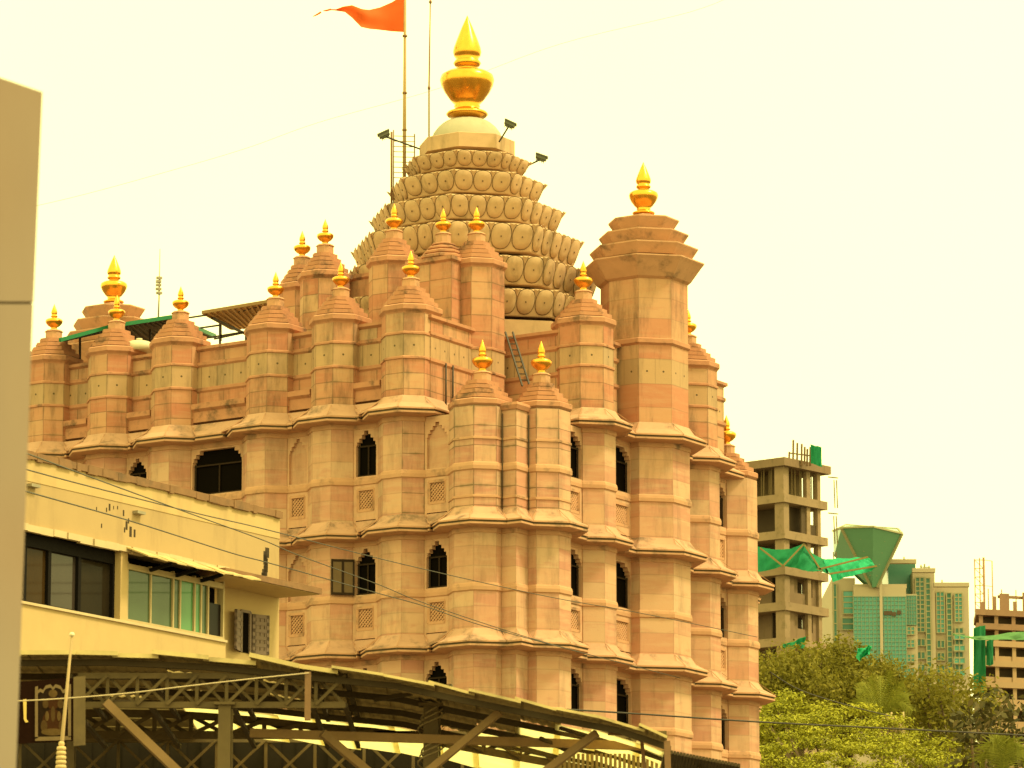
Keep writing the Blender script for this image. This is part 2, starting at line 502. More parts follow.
def window(pt, xc, hw, zb, zt, bars=1, blind=False):
    mb = MB()
    dp = -.17
    if blind:
        mb.face([pt(xc - hw, zb, -.1), pt(xc + hw, zb, -.1), pt(xc + hw, zt, -.1), pt(xc - hw, zt, -.1)], 0, uv=[(.1, .1)] * 4, col=(.6, .25, .25, 0))
        return tb(mb, 'blind_niche', [M['stone_low']])
    mb.face([pt(xc - hw, zb, dp), pt(xc + hw, zb, dp), pt(xc + hw, zt, dp), pt(xc - hw, zt, dp)], 0)
    w = tb(mb, 'window', [M['dark_room']])
    fr = MB()
    def bar(x0, z0, x1, z1, t=.05, o=-.12):
        a, b = Vector(pt(x0, z0, o)), Vector(pt(x1, z1, o))
        fr.beam(a, b, t, t, 0)
    bar(xc - hw + .03, zb, xc - hw + .03, zt - .4); bar(xc + hw - .03, zb, xc + hw - .03, zt - .4)
    bar(xc - hw, zb + .03, xc + hw, zb + .03); bar(xc - hw, zt - .45, xc + hw, zt - .45, .045)
    for k in range(bars):
        x = xc - hw + 2 * hw * (k + 1) / (bars + 1)
        bar(x, zb, x, zt - .45, .045)
    fr.v = [tuple(Vector(p) - TL) for p in fr.v]
    fr.build('frame', M['dark_wood'], w)
    return w
def lattice(pt, xc, hw, zb, zt):
    mb = MB()
    mb.face([pt(xc - hw, zb, -.15), pt(xc + hw, zb, -.15), pt(xc + hw, zt, -.15), pt(xc - hw, zt, -.15)], 1)
    n = 6
    W, H = 2 * hw, zt - zb; s = .115
    k = -int(H / s) - 1
    while k * s < W + H:
        for sg in (1, -1):
            # diagonals x - sg*z = const clipped to the rectangle
            c = k * s
            pts = []
            for z in (0, H):
                x = c - z if sg > 0 else c - H + z
                pts.append((x, z))
            (xa, za), (xb, zb_) = pts
            lo, hi = 0.0, 1.0
            dx = xb - xa
            t0, t1 = sorted(((0 - xa) / dx, (W - xa) / dx))
            lo, hi = max(lo, t0), min(hi, t1)
            if hi - lo > .02:
                q0 = pt(xc - hw + xa + dx * lo, zb + H * lo, -.06 - .015 * (sg > 0)); q1 = pt(xc - hw + xa + dx * hi, zb + H * hi, -.06 - .015 * (sg > 0))
                mb.beam(q0, q1, .04, .04, 0)
        k += 1
    for (x0, z0, x1, z1) in ((-hw, zb, hw, zb), (-hw, zt, hw, zt), (-hw, zb, -hw, zt), (hw, zb, hw, zt)):
        mb.beam(pt(xc + x0, z0, -.02), pt(xc + x1, z1, -.02), .06, .08, 0)
    return tb(mb, 'stone_lattice', [M['trim'], M['dark_room']])
def bay(P0, P1, z0, style, hw=None, F=(.92, .72, .45, .2)):
    """one storey of one bay: panel, window or niche, lattice, sunk panel"""
    L = (P1 - P0).length; xc = L / 2
    hw = hw or min(L / 2 - .06, .37)
    z1 = z0 + 3.42
    wb, wt = z0 + 1.88, z0 + 3.24
    lz0, lz1 = z0 + .86, z0 + 1.5
    holes = head(xc, hw, wb, wt, F) + [(xc - hw * .82, xc + hw * .82, lz0, lz1), (xc - hw, xc + hw, z0 + .36, z0 + .58)]
    mb, pt = panel(P0, P1, z0 + .2, z1, holes)
    mb.face([pt(xc - hw, z0 + .36, -.12), pt(xc + hw, z0 + .36, -.12), pt(xc + hw, z0 + .58, -.12), pt(xc - hw, z0 + .58, -.12)], 0, uv=[(.1, .1)] * 4, col=(.1, .25, .25, 0))
    tb(mb, 'bay_panel', [M['stone_low']])
    window(pt, xc, hw, wb, wt, 1, style == 'blind')
    lattice(pt, xc, hw * .82, lz0, lz1)
    return pt, xc, hw, wb, wt
storeys = [E2, E3, E4]
for si, z0 in enumerate(storeys):
    for k in range(len(LCOL) - 1):
        aR, aL = LCOL[k], LCOL[k + 1]
        P0, P1 = txy(aL - .845, LB + .02), txy(aR + .845, LB + .02)
        wide = (k == 3)
        style = 'blind' if k == 2 or (k == 0 and si == 0) else 'open'
        r = bay(P0, P1, z0, style, .96 if wide else None, (.99, .95, .86, .7) if wide else (.92, .72, .45, .2))
        if k == 1 and si == 1:        # the open brown shutter leaf beside this window
            pt, xc, hw, wb, wt = r
            mb = MB()
            h0 = Vector(pt(xc - hw, 0, .05)); dirv = (Vector((-.98, -.2, 0))).normalized()
            for q in (0, 1):
                a = h0 + dirv * (.02 + q * .33); b = h0 + dirv * (.33 + q * .33)
                mb.beam((a.x, a.y, (wb + wt - .3) / 2), (b.x, b.y, (wb + wt - .3) / 2), .03, wt - .3 - wb, 0)
                for zz in (wb + .04, wt - .34): mb.beam((a.x, a.y, zz), (b.x, b.y, zz), .06, .07, 1)
                for c in (a, b): mb.beam((c.x, c.y, wb), (c.x, c.y, wt - .3), .055, .055, 1)
            tb(mb, 'shutter', [M['shutter_wood'], M['dark_wood']])
    for k in range(4):
        b0 = RCOL[k][1] + (1.328 if k == 2 else .845); b1 = RCOL[k + 1][1] - (1.328 if k + 1 == 2 else .845)
        P0, P1 = txy(RB[k] + .02, b0), txy(RB[k] + .02, b1)
        bay(P0, P1, z0, 'open', min((P1 - P0).length / 2 - .012, .82), (.98, .9, .75, .5))

# ---- top storey: walls set behind the turrets, notched at the near corner
ZW = tz(LCOL[1], 1.0, 318)                               # wall head
ZB0, ZB1 = tz(LCOL[1], .6, 359.5), tz(LCOL[1], .6, 335)  # pale band
NB = RCOL[1][1] - .75                                    # the notch wall that faces left
top_path = [(24, 12), (24, 1.1), (LCOL[1] - .8, 1.1), (NA + .02, 1.1), (NA + .02, 3.3), (NA + .02, NB + .1), (1.6, NB + .1), (1.0, NB + .1), (1.0, 8.0), (1.3, 8.0), (1.3, RCOL[4][1] - .9), (3.2, RCOL[4][1] - .9), (3.2, 18.4), (12, 18.4)]
TP = [txy(*p) for p in top_path]
mb = MB()
for i in range(len(TP) - 1):
    L = (TP[i + 1] - TP[i]).length
    mb.slabs(TP[i], TP[i + 1], E1 - .2, ZB0, .5, 1.0, 0, joint=.6)
    mb.slabs(TP[i], TP[i + 1], ZB0, ZB1, .8, .62, 1, joint=.6)
    mb.slabs(TP[i], TP[i + 1], ZB1, ZW, .5, 1.0, 0, joint=.6)
mb.face([(q.x, q.y, ZW - .4) for q in TP[::-1]], 0)
tb(mb, 'upper_wall', [M['stone_top'], M['stone_pale']])
for zc, o in ((ZW - .06, .1), (ZB1 + .03, .05), (ZB0 - .03, .05)):
    mb = MB(); sweep(mb, TP, [(-.3 if o == .1 else -.01, zc + .09), (o, zc + .07), (o, zc - .02), (-.01, zc - .09)], [0, 0, 0])
    tb(mb, 'string_course', [M['trim_top']])
# sill blocks low in the recesses between the turrets
for k in range(1, len(LCOL) - 1):
    a0, a1 = LCOL[k] + .8, LCOL[k + 1] - .8
    mb = MB(); zc = E1 + .95
    P = [txy(a1, 1.08), txy(a0, 1.08)]
    sweep(mb, P, [(0, zc + .3), (.3, zc + .26), (.3, zc + .1), (.2, zc + .02), (.2, zc - .3), (0, zc - .35)], [0] * 5)
    tb(mb, 'sill_course', [M['trim_top']])
# cap of the low corner block
mb = MB()
cpts = [txy(*p) for p in ((NA + .4, .9), (LCOL[0] + .845, .9), (LCOL[0], .5), (LCOL[0] - .8, 1.1), (.55, 1.1), (.4, RCOL[0][1]), (.4, RCOL[0][1] + .8), (.7, RCOL[1][1] - .8), (NA + .4, RCOL[1][1] - .4))]
mb.face([(q.x, q.y, E1 - .03) for q in cpts], 0)
cp2 = [txy(*p) for p in ((LCOL[0] - .845, 1.05), (.5, 1.05), (.5, RCOL[0][1] - .8))]
sweep(mb, cp2, [(-.4, E1 + .12), (.07, E1 + .1), (.1, E1 + .02), (.05, E1 - .1), (-.01, E1 - .1)], [0] * 4)
tb(mb, 'corner_roof', [M['trim_top']])

# ---- kalash finials
SMALL = [(.13, 0), (.135, .03), (.10, .06), (.105, .10), (.195, .155), (.262, .23), (.288, .30), (.275, .35), (.21, .39), (.10, .40), (.075, .43), (.11, .455), (.118, .48), (.08, .51), (.095, .55), (.105, .60), (.085, .68), (.05, .77), (.022, .84), (.0, .90)]
BIG = [(.112, 0), (.12, .02), (.185, .035), (.205, .055), (.19, .075), (.135, .095), (.118, .115), (.128, .13), (.118, .145), (.162, .19), (.218, .265), (.252, .33), (.264, .38), (.25, .425), (.20, .455), (.10, .475), (.085, .49), (.12, .515), (.135, .54), (.12, .565), (.105, .58), (.128, .61), (.138, .645), (.13, .69), (.10, .77), (.055, .88), (.02, .955), (.0, 1.0)]
def finial_mesh(prof, scale, n=20):
    mb = MB(); mb.lathe([(r * scale, z * scale) for r, z in prof], n)
    o = mb.build('finial', M['gold']); me = o.data
    bpy.data.objects.remove(o)
    return me
FM_SMALL = finial_mesh(SMALL, 1.0); FM_T = finial_mesh(BIG, 1.72, 24); FM_MAIN = finial_mesh(BIG, 3.25, 32)
def finial(me, parent, z, s=1.0):
    o = bpy.data.objects.new('finial', me); COL.objects.link(o)
    o.parent = parent; o.location = (0, 0, z); o.scale = (s, s, s); o.rotation_euler = (0, 0, random.random() * 6)
    return o

def octo(a, b, da, db, c):
    """octagon in plan about temple point a,b: half extents da, db, chamfer c; counter-clockwise from the street"""
    P = [(a + da, b + db - c), (a + da, b - db + c), (a + da - c, b - db), (a - da + c, b - db), (a - da, b - db + c), (a - da, b + db - c), (a - da + c, b + db), (a + da - c, b + db)]
    return [txy(*p) for p in P]
def turret(a, b, z0, zc, da=.845, db=1.05, band=None, fs=.86, mat='stone_top', joint=.5, course=.5, roofh=.62, nsteps=4):
    """octagonal turret: slab shaft with pale band, flared cornice, stepped roof, neck, gilded finial"""
    root_p = txy(a, b)
    c = da - .35 * da / .845
    mb = MB()
    po = octo(a, b, da, db, c)
    for i in range(8):
        p, q = po[i], po[(i + 1) % 8]
        if band:
            mb.slabs(p, q, z0, band[0], course, 1.0, 0, joint=joint); mb.slabs(p, q, band[0], band[1], .9, 1.0, 1, joint=joint); mb.slabs(p, q, band[1], zc, course, 1.0, 0, joint=joint)
        else: mb.slabs(p, q, z0, zc, course, 1.2, 0, joint=joint)
    def ring(f, z, dz=0.0): return [(q.x, q.y, z) for q in octo(a, b, da + f, db + f, c + f * .59)]
    if band:
        for zz in band: mb.loft([ring(0.0, zz - .05), ring(.035, zz - .035), ring(.035, zz + .02), ring(0.0, zz + .045)], 2, False, False)
    mb.loft([ring(0, zc - .04), ring(.02, zc), ring(.085, zc + .07), ring(.085, zc + .2), ring(.03, zc + .24)], 2, False, True)
    z = zc + .24
    for k in range(nsteps):
        f = -.07 - k * (.53 / nsteps) * da / .845
        h = roofh / nsteps
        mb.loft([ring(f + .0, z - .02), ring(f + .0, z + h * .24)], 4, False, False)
        mb.loft([ring(f - .03, z + h * .22), ring(f + .025, z + h * .24), ring(f + .025, z + h * .97), ring(f + .0, z + h)], 2, False, True)
        z += h
    nk = .24
    sq = lambda w, zz: [(q.x, q.y, zz) for q in octo(a, b, w, w, w * .45)]
    mb.loft([sq(nk, z - .05), sq(nk, z + .24), sq(nk + .03, z + .26), sq(nk - .04, z + .32)], 3, False, True)
    z += .32
    L = Vector((root_p.x, root_p.y, 0))
    mb.v = [tuple(Vector(p) - L) for p in mb.v]
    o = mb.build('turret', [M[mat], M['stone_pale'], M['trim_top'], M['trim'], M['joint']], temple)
    o.location = (root_p.x - TL.x, root_p.y - TL.y, 0)
    finial(FM_SMALL, o, z - .01, fs * 1.08 * random.uniform(.97, 1.03))
    return o
ZC = tz(LCOL[1], .8, 315)
band = (ZB0, ZB1)
for k in range(1, 8): turret(LCOL[k] - .02, 1.22, E1 + .3, ZC, da=.79, db=.9, band=band)
zc12 = tz(LCOL[0], .8, 409)
turret(LCOL[0], 1.305, E1 - .3, zc12, da=.8, db=1.0, fs=1.0, joint=.9)
turret(RCOL[0][0] + .02, RCOL[0][1] + .06, E1 - .3, zc12 + .02, da=.8, db=.8, fs=1.0, joint=.9)
turret(RCOL[1][0] + .1, RCOL[1][1], E1 + .3, tz(RCOL[1][0], RCOL[1][1], 329), db=.845, da=.9, band=(tz(.2, 5.5, 366), tz(.2, 5.5, 345)), fs=.95)
turret(RCOL[3][0] + .1, RCOL[3][1], E1 + .3, tz(RCOL[3][0], RCOL[3][1], 372), db=.845, da=.9, band=(tz(1, 13, 408), tz(1, 13, 386)), fs=.9)
z16 = tz(RCOL[4][0] - .7, RCOL[4][1] - .5, 477)
turret(RCOL[4][0] + .1, RCOL[4][1], E1 - 1.2, z16, db=.845, da=.9, fs=1.0, mat='stone_top')
# second ring of turrets on the roof
ZR = ZW - .5
ZU = tz(6.9, 3.8, 268)
turret(6.8, 3.9, ZR, ZU, da=.7, db=.8); turret(9.45, 3.9, ZR, ZU - .12, da=.7, db=.8); turret(11.1, 5.0, ZR, ZU - .1, da=.65, db=.75)
turret(3.95, 4.3, E1, tz(3.9, 3.6, 267), db=.85, da=.8, band=band)
mb = MB()                                                # the plain block behind the near turret, and the wall of the second ring
blk = [(5.6, 4.6), (5.6, 2.9), (4.0, 2.9), (4.0, 4.6)]
ring2 = [(11.6, 9.0), (11.6, 5.3), (10.2, 5.3), (10.2, 4.5), (5.2, 4.5), (5.2, 9.0)]
for path, zt in ((blk, tz(4, 2.9, 258)), (ring2, tz(8, 4.3, 274))):
    Q = [txy(*p) for p in path]
    for i in range(len(Q) - 1): mb.slabs(Q[i], Q[i + 1], ZR - 1.0, zt, .62, 1.3, 0, joint=.5)
    mb.face([(q.x, q.y, zt) for q in Q[::-1]], 0)
    sweep(mb, Q, [(-.1, zt + .1), (.08, zt + .08), (.08, zt - .03), (-.01, zt - .1)], [1] * 3)
tb(mb, 'roof_block', [M['stone_top'], M['trim_top']])
def pinnacle(a, b, z0):
    r = txy(a, b); mb = MB(); z = z0
    sq = lambda w, zz: [(q.x, q.y, zz) for q in octo(a, b, w, w, w * .55)]
    for w, h in ((.72, .16), (.6, .15), (.48, .14), (.36, .12)):
        mb.loft([sq(w - .04, z - .02), sq(w - .04, z + .04), sq(w, z + .06), sq(w, z + h - .03), sq(w - .06, z + h)], 0, False, True); z += h
    mb.loft([sq(.22, z - .05), sq(.22, z + .26), sq(.25, z + .28), sq(.18, z + .34)], 1, False, True); z += .34
    L = Vector((r.x, r.y, 0)); mb.v = [tuple(Vector(p) - L) for p in mb.v]
    o = mb.build('pinnacle', [M['trim_top'], M['trim']], temple); o.location = (r.x - TL.x, r.y - TL.y, 0)
    finial(FM_SMALL, o, z - .01, .86)
pinnacle(4.75, 3.6, tz(4, 2.9, 258) + .08)

# ---- the two taller octagonal towers with slab roofs
def slab_tower(a, b, z0, zc, dz=0.0, visible_band=True):
    r = txy(a, b); ap, s = 1.3, .54
    mb = MB()
    ringp = lambda w, z: [(q.x, q.y, z) for q in octo(a, b, w, w, w * .5858)]
    po = octo(a, b, ap, ap, ap * .5858)
    b0, b1 = (tz(0, 8.3, 383), tz(0, 8.3, 358)) if visible_band else (zc - 3, zc - 2.3)
    b0 += dz; b1 += dz
    for i in range(8):
        p, q = po[i], po[(i + 1) % 8]
        mb.slabs(p, q, z0, b0, .6, 1.3, 0, joint=.15); mb.slabs(p, q, b0, b1, .9, .62, 1, joint=.2); mb.slabs(p, q, b1, zc, .6, 1.3, 0, joint=.15)
    zs = b1 + .55
    mb.loft([ringp(ap, zs - .12), ringp(ap + .07, zs - .06), ringp(ap + .07, zs + .06), ringp(ap, zs + .1)], 2, False, False)
    k = 1.0 / 1.06
    mb.loft([ringp(ap, zc - .02), ringp(ap + .10, zc + .05), ringp(ap + .42, zc + .50), ringp(ap + .50, zc + .60), ringp(ap + .50, zc + .64), ringp(ap, zc + .70)], 3, False, True)
    z = zc + .66
    for w in (1.62, 1.34, 1.06):
        mb.loft([ringp(w - .34, z - .05), ringp(w - .32, z + .09), ringp(w - .20, z + .095), ringp(w, z + .40), ringp(w, z + .44), ringp(w - .3, z + .49)], 3, False, True)
        z += .46
    for zz, w in ((zc + .66, 1.62), (zc + 1.12, 1.34), (zc + 1.58, 1.06)): mb.loft([ringp(w - .29, zz - .03), ringp(w - .27, zz + .10)], 4, False, False)  # dark rings paint the shade under each roof slab
    mb.loft([ringp(.40, z - .02), ringp(.38, z + .16), ringp(.3, z + .19)], 3, False, True)
    z += .06
    L = Vector((r.x, r.y, 0)); mb.v = [tuple(Vector(p) - L) for p in mb.v]
    o = mb.build('tower', [M['stone_top'], M['stone_pale'], M['trim_top'], M['trim'], M['joint']], temple); o.location = (r.x - TL.x, r.y - TL.y, 0)
    finial(FM_T, o, z + .1)
ZT = tz(0, 8.3, 277)
slab_tower(RCOL[2][0], RCOL[2][1], E1 + .3, ZT)
slab_tower(23.0, 10.6, E1 - 1, ZT, 0.0)

# ---- the main spire
SC = (7.0, 8.57)
sp_root = txy(*SC)
SY = sp_root.y
def sring(w, z): return [(q.x, q.y, z) for q in octo(SC[0], SC[1], w, w, w * .5858)]
def fz(y, w): return at(512, y, SY - w).z                # height of the near edge of a ring of half width w
spire = MB()
# (half width at the top tip, photo row of the near top edge, row of the near bottom edge)
tiers = [(1.97, 149, 168), (2.42, 169, 193), (2.98, 194, 220), (3.54, 221, 251), (4.06, 253.5, 284), (4.56, 286.5, 316)]
petals = MB()
def petal(mb, mid, t, up, nrm, H, L, Lt, j, n):
    """rounded lotus petal j of n on one tier face: a shallow domed plaque with a stud, widening with the face; small buds between the tops"""
    wid = lambda v: L + (Lt - L) * v
    q_ = lambda u, v, o: mid + t * (((j + .5 + u) / n - .5) * wid(v)) + up * (H * v) + nrm * o
    m_ = 16; base = len(mb.v)
    for f, o in ((1.0, .010), (.945, .011), (.92, .030), (.40, .036)):
        for k in range(m_):
            th = 2 * PI * k / m_
            e = .92 if math.sin(th) < 0 else .80
            u = math.copysign(abs(math.cos(th)) ** .80, math.cos(th)) * .495 * f
            v = .53 + math.copysign(abs(math.sin(th)) ** e, math.sin(th)) * .50 * f
            mb.v.append(tuple(q_(u, v, o)))
    for k in range(3):
        for i in range(m_):
            a, b = base + k * m_ + i, base + k * m_ + (i + 1) % m_
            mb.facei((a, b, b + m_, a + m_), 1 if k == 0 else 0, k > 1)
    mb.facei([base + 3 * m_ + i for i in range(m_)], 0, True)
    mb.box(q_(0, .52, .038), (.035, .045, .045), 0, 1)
    i = len(mb.v)
    mb.v.extend(tuple(p) for p in (q_(.5 - .17, 1.03, .04), q_(.5 + .17, 1.03, .04), q_(.5, .70, .03), q_(.5, .98, .075)))
    for q in ((0, 1, 3), (1, 2, 3), (2, 0, 3)): mb.facei([i + k for k in q], 0)
for w, y0, y1 in tiers:
    zt, zb = fz(y0, w), fz(y1, w - .3)
    wb = w - .30
    th = .05
    spire.loft([sring(wb - .75, zb + .06), sring(wb - .03, zb), sring(wb, zb + .03), sring(w - .035, zt - .09), sring(w - .08, zt - .04), sring(w - .75, zt)], 0, False, True)
    spire.loft([sring(wb - .5, zb - .42), sring(wb - .5, zb + .01)], 1, False, False)  # dark neck: painted shadow line below the tier
    R0, R1 = sring(wb, zb + .03), sring(w - .03, zt - .06)
    for i in range(8):
        A0, B0, A1 = Vector(R0[i]), Vector(R0[(i + 1) % 8]), Vector(R1[i])
        t = (B0 - A0); L = t.length; t.normalize()
        mid0 = (A0 + B0) / 2; mid1 = (Vector(R1[i]) + Vector(R1[(i + 1) % 8])) / 2
        up = (mid1 - mid0); H = up.length; up.normalize()
        nrm = t.cross(up); 
        cen = Vector((sp_root.x, sp_root.y, mid0.z))
        if nrm.dot(mid0 - cen) < 0: nrm = -nrm
        Lt = (Vector(R1[i]) - Vector(R1[(i + 1) % 8])).length
        n = max(3, round(Lt / .64))
        for j in range(n):
            petal(petals, mid0 + nrm * .006, t, up, nrm, H, L, Lt, j, n)
# cap slab, pale fluted dome, core
wc = 1.47
zc0, zc1 = fz(147, wc), fz(133, wc)
spire.loft([sring(wc - .35, zc0 - .04), sring(wc, zc0), sring(wc, zc1), sring(wc - .1, zc1 + .04)], 0, False, True)
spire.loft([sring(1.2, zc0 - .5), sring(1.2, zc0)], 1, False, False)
zb = fz(320, 4.2)
spire.loft([sring(4.3, ZR - .6), sring(4.3, zb)], 0, False, False)
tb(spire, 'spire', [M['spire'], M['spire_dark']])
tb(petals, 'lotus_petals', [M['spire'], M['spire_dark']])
dm = MB(); zd = zc1 + .02
n = 48
prof = [(1.12, 0), (1.1, .12), (1.03, .30), (.90, .48), (.72, .64), (.54, .73), (.36, .77)]
base = len(dm.v)
for r_, z_ in prof:
    for j in range(n):
        th = 2 * PI * j / n; f = 1 + .025 * abs(math.sin(th * 8))
        dm.v.append((sp_root.x + r_ * f * math.cos(th), sp_root.y + r_ * f * math.sin(th), zd + z_))
for k in range(len(prof) - 1):
    for j in range(n):
        a, b = base + k * n + j, base + k * n + (j + 1) % n
        dm.facei((a, b, b + n, a + n), 0, True)
dm.facei([base + (len(prof) - 1) * n + j for j in range(n)], 0)
dome = tb(dm, 'dome', [M['dome']])
f = finial(FM_MAIN, dome, zd + .74); f.location = (sp_root.x - TL.x, sp_root.y - TL.y, zd + .74); f.scale = (1.0, 1.0, 1.05)
#@@TEMPLE_END
# ladder in the notch of the upper storey, rain pipes down the near turrets
mb = MB()
q0, q1 = Vector(at(509, 332, 134.6)), Vector(at(526, 386, 133.6))
for o in (-.11, .11):
    mb.beam(q0 + Vector((o, 0, 0)), q1 + Vector((o, 0, 0)), .045, .045)
for k in range(1, 9):
    c = q0.lerp(q1, k / 9); mb.beam(c + Vector((-.11, 0, 0)), c + Vector((.11, 0, 0)), .03, .03)
mb.build('iron_ladder', M['iron'])
lad = bpy.data.objects["iron_ladder"]; tag(lad, "thin dark iron ladder leaning steeply in the temple notch behind the two low corner turrets", "ladder")
mb = MB()
for a, b in ((NA - .04, 1.9), (NA - .04, 2.3)):
    q = txy(a, b); mb.tube([(q.x, q.y, E1 + .3), (q.x, q.y, ZB0)], .03)
q = txy(LCOL[0] - .9, 1.0); mb.tube([(q.x, q.y, E2 + .3), (q.x, q.y, E1 - .2)], .018)
q = txy(.45, RCOL[0][1] - .88); mb.tube([(q.x, q.y, E2 + .3), (q.x, q.y, E1 - .2)], .016)
tb(mb, 'drain_pipe', [M['iron']])

# ================================================================== ground
mb = MB(); mb.face([(-3000, -200, 0), (3000, -200, 0), (3000, 5000, 0), (-3000, 5000, 0)])
g = mb.build('ground', plain('dusty_ground', (0.12, 0.098, 0.075), 0.95, scale=0.3)); tag(g, kind='structure')

# ================================================================== things on the temple roof
steel = plain('grey_galvanised_steel', (0.30, 0.26, 0.19), 0.55, 0.3, var=0.2)
rust = plain('rusty_steel', (0.20, 0.11, 0.055), 0.8, var=0.3)
# saffron flag on its pole, beside the spire
fp = empty('flagpole', at(404, 240, 141.5), 'tall thin flagpole rising beside the lotus spire, carrying the saffron pennant', 'flagpole')
pz = lambda y: at(404, y, 141.5).z - fp.location.z
mb = MB(); mb.tube([(0, 0, 0), (0, 0, pz(120)), (0, 0, pz(-14))], [.062, .055, .035], 8); mb.build('pole', plain('bamboo_pole', (0.36, 0.24, 0.1), .7, var=.2), fp)
mb = MB(); mb.lathe([(.0, 0), (.06, .02), (.08, .08), (.05, .13), (.0, .15)], 10, (0, 0, pz(-14))); mb.build('cap', M['gold'], fp)
mb = MB()
for yy in (36, 93, 130): mb.lathe([(.07, -.03), (.08, 0), (.07, .03)], 10, (0, 0, pz(yy)))
mb.build('pole_ring', rust, fp)
def flag():
    m, nt, b = newmat('saffron_cloth')
    n = noise(nt, 3.5, 4)
    nt.links.new(mixc(nt, n, (0.74, 0.16, 0.03), (0.8, 0.21, 0.04)), b.inputs['Base Color'])
    b.inputs['Roughness'].default_value = .8
    tr = N(nt, 'ShaderNodeBsdfTranslucent'); tr.inputs['Color'].default_value = (0.9, 0.26, 0.05, 1)
    mx = N(nt, 'ShaderNodeMixShader'); mx.inputs[0].default_value = .45
    out = [q for q in nt.nodes if q.type == 'OUTPUT_MATERIAL'][0]
    nt.links.new(b.outputs[0], mx.inputs[1]); nt.links.new(tr.outputs[0], mx.inputs[2]); nt.links.new(mx.outputs[0], out.inputs[0])
    top = [(404, -6), (392, 2), (380, 7), (369, 9.5), (362, 9), (352, 5.5), (343, 7), (336, 9.5), (331, 9)]
    bot = [(404, 32), (392, 31.2), (380, 29.5), (369, 28.4), (361, 27), (352, 18), (345, 12.5), (337, 11), (331, 10)]
    mb = MB(); nn = 9; K = 8
    grid = []
    for i in range(nn):
        d = 141.5 + .30 * math.sin(i * 1.1) * (i / 3 if i < 3 else 1)
        a, b_ = at(*top[i], d), at(*bot[i], d + .12 * math.sin(i * 1.9))
        grid.append([a.lerp(b_, k / (K - 1)) + Vector((0, .06 * math.sin(k * .9 + i * .8) * min(1, i / 3), 0)) for k in range(K)])
    for side in (0, .012):
        base = len(mb.v)
        for col in grid: mb.v.extend(tuple(p + Vector((0, side, 0))) for p in col)
        for i in range(nn - 1):
            for k in range(K - 1):
                q = [base + i * K + k, base + (i + 1) * K + k, base + (i + 1) * K + k + 1, base + i * K + k + 1]
                mb.facei(q if side else q[::-1], 0, True)
    o = mb.build('flag', m)
    tag(o, 'saffron orange swallow-tailed pennant blowing left from the flagpole', 'flag')
    mb = MB()
    for p in ([(331, 9.2), (326, 10.5), (323, 10.8)], [(321, 12), (317, 14.5), (313, 16.5)]):
        mb.tube([at(*q, 141.6) for q in p], [.035, .028, .012], 5)
    t = mb.build('streamer', m, o)
flag()
mb = MB(); c0 = at(429, 150, 140.5); mb.tube([c0, at(429, 88, 140.5), at(430.5, -8, 140.5)], [.03, .03, .02], 6)
mb.lathe([(.035, -.05), (.05, 0), (.035, .05)], 8, at(429, 88, 140.5)); mb.lathe([(.035, -.05), (.05, 0), (.035, .05)], 8, at(430.4, 2, 140.5))
o = mb.build('lightning_rod', rust); tag(o, 'very thin metal lightning rod standing between the flagpole and the gold spire finial', 'lightning rod')
# ladder-like rack to the left of the spire top
mb = MB(); Yr = 141.0
for x, ya, yb in ((391.5, 132, 215), (393.5, 130, 215), (414.5, 134, 190)):
    mb.tube([at(x, yb, Yr), at(x, ya, Yr)], .04 if x < 392 else .022, 6)
for k in range(9):
    y = 136 + k * 5.2; mb.tube([at(393, y, Yr), at(414.5, y + .6, Yr)], .014, 5)
o = mb.build('wire_rack', rust); tag(o, 'narrow upright rack of thin posts and rungs left of the spire, behind the flagpole', 'rack')
# floodlights
def floodlight(base, head, label, d, ang):
    r = empty('floodlight', at(*base, d), label, 'floodlight', 'floodlights fixed to the spire')
    hv = at(*head, d) - r.location
    mb = MB(); mb.tube([(0, 0, 0), hv], .028, 6); mb.build('arm', M['iron'], r)
    mb = MB()
    Mx = Matrix.Rotation(ang, 3, 'Y')
    def bx(c, dd, m): 
        i = len(mb.v); mb.box((0, 0, 0), dd, 0, m)
        for k in range(i, len(mb.v)): mb.v[k] = tuple(hv + Mx @ (Vector(mb.v[k]) + Vector(c)))
    bx((0, 0, .06), (.34, .26, .10), 0); bx((0, 0, .125), (.40, .32, .035), 0); bx((0, 0, .0), (.24, .18, .06), 0)
    for k in range(5): bx((-.12 + .06 * k, 0, -.045), (.015, .16, .06), 0)
    mb.build('lamp_head', plain('grey_lamp_casing', (0.10, 0.10, 0.07), .5, .3), r)
    mb = MB(); bx((0, 0, .148), (.32, .24, .01), 0); mb.build('lens', glass_mat('lamp_glass', (0.25, 0.26, 0.2), .1), r)
floodlight((420, 149, ), (385, 136.5), 'dark floodlight on long arm left of the spire top, by the wire rack', 139.2, R(-25))
floodlight((499, 142), (509, 126), 'dark floodlight tilted upward on a short arm just right of the pale dome', 139.4, R(25))
floodlight((528, 165.5), (540.5, 159.5), 'small floodlight sticking out from the right edge of the topmost lotus tier', 141, R(20))
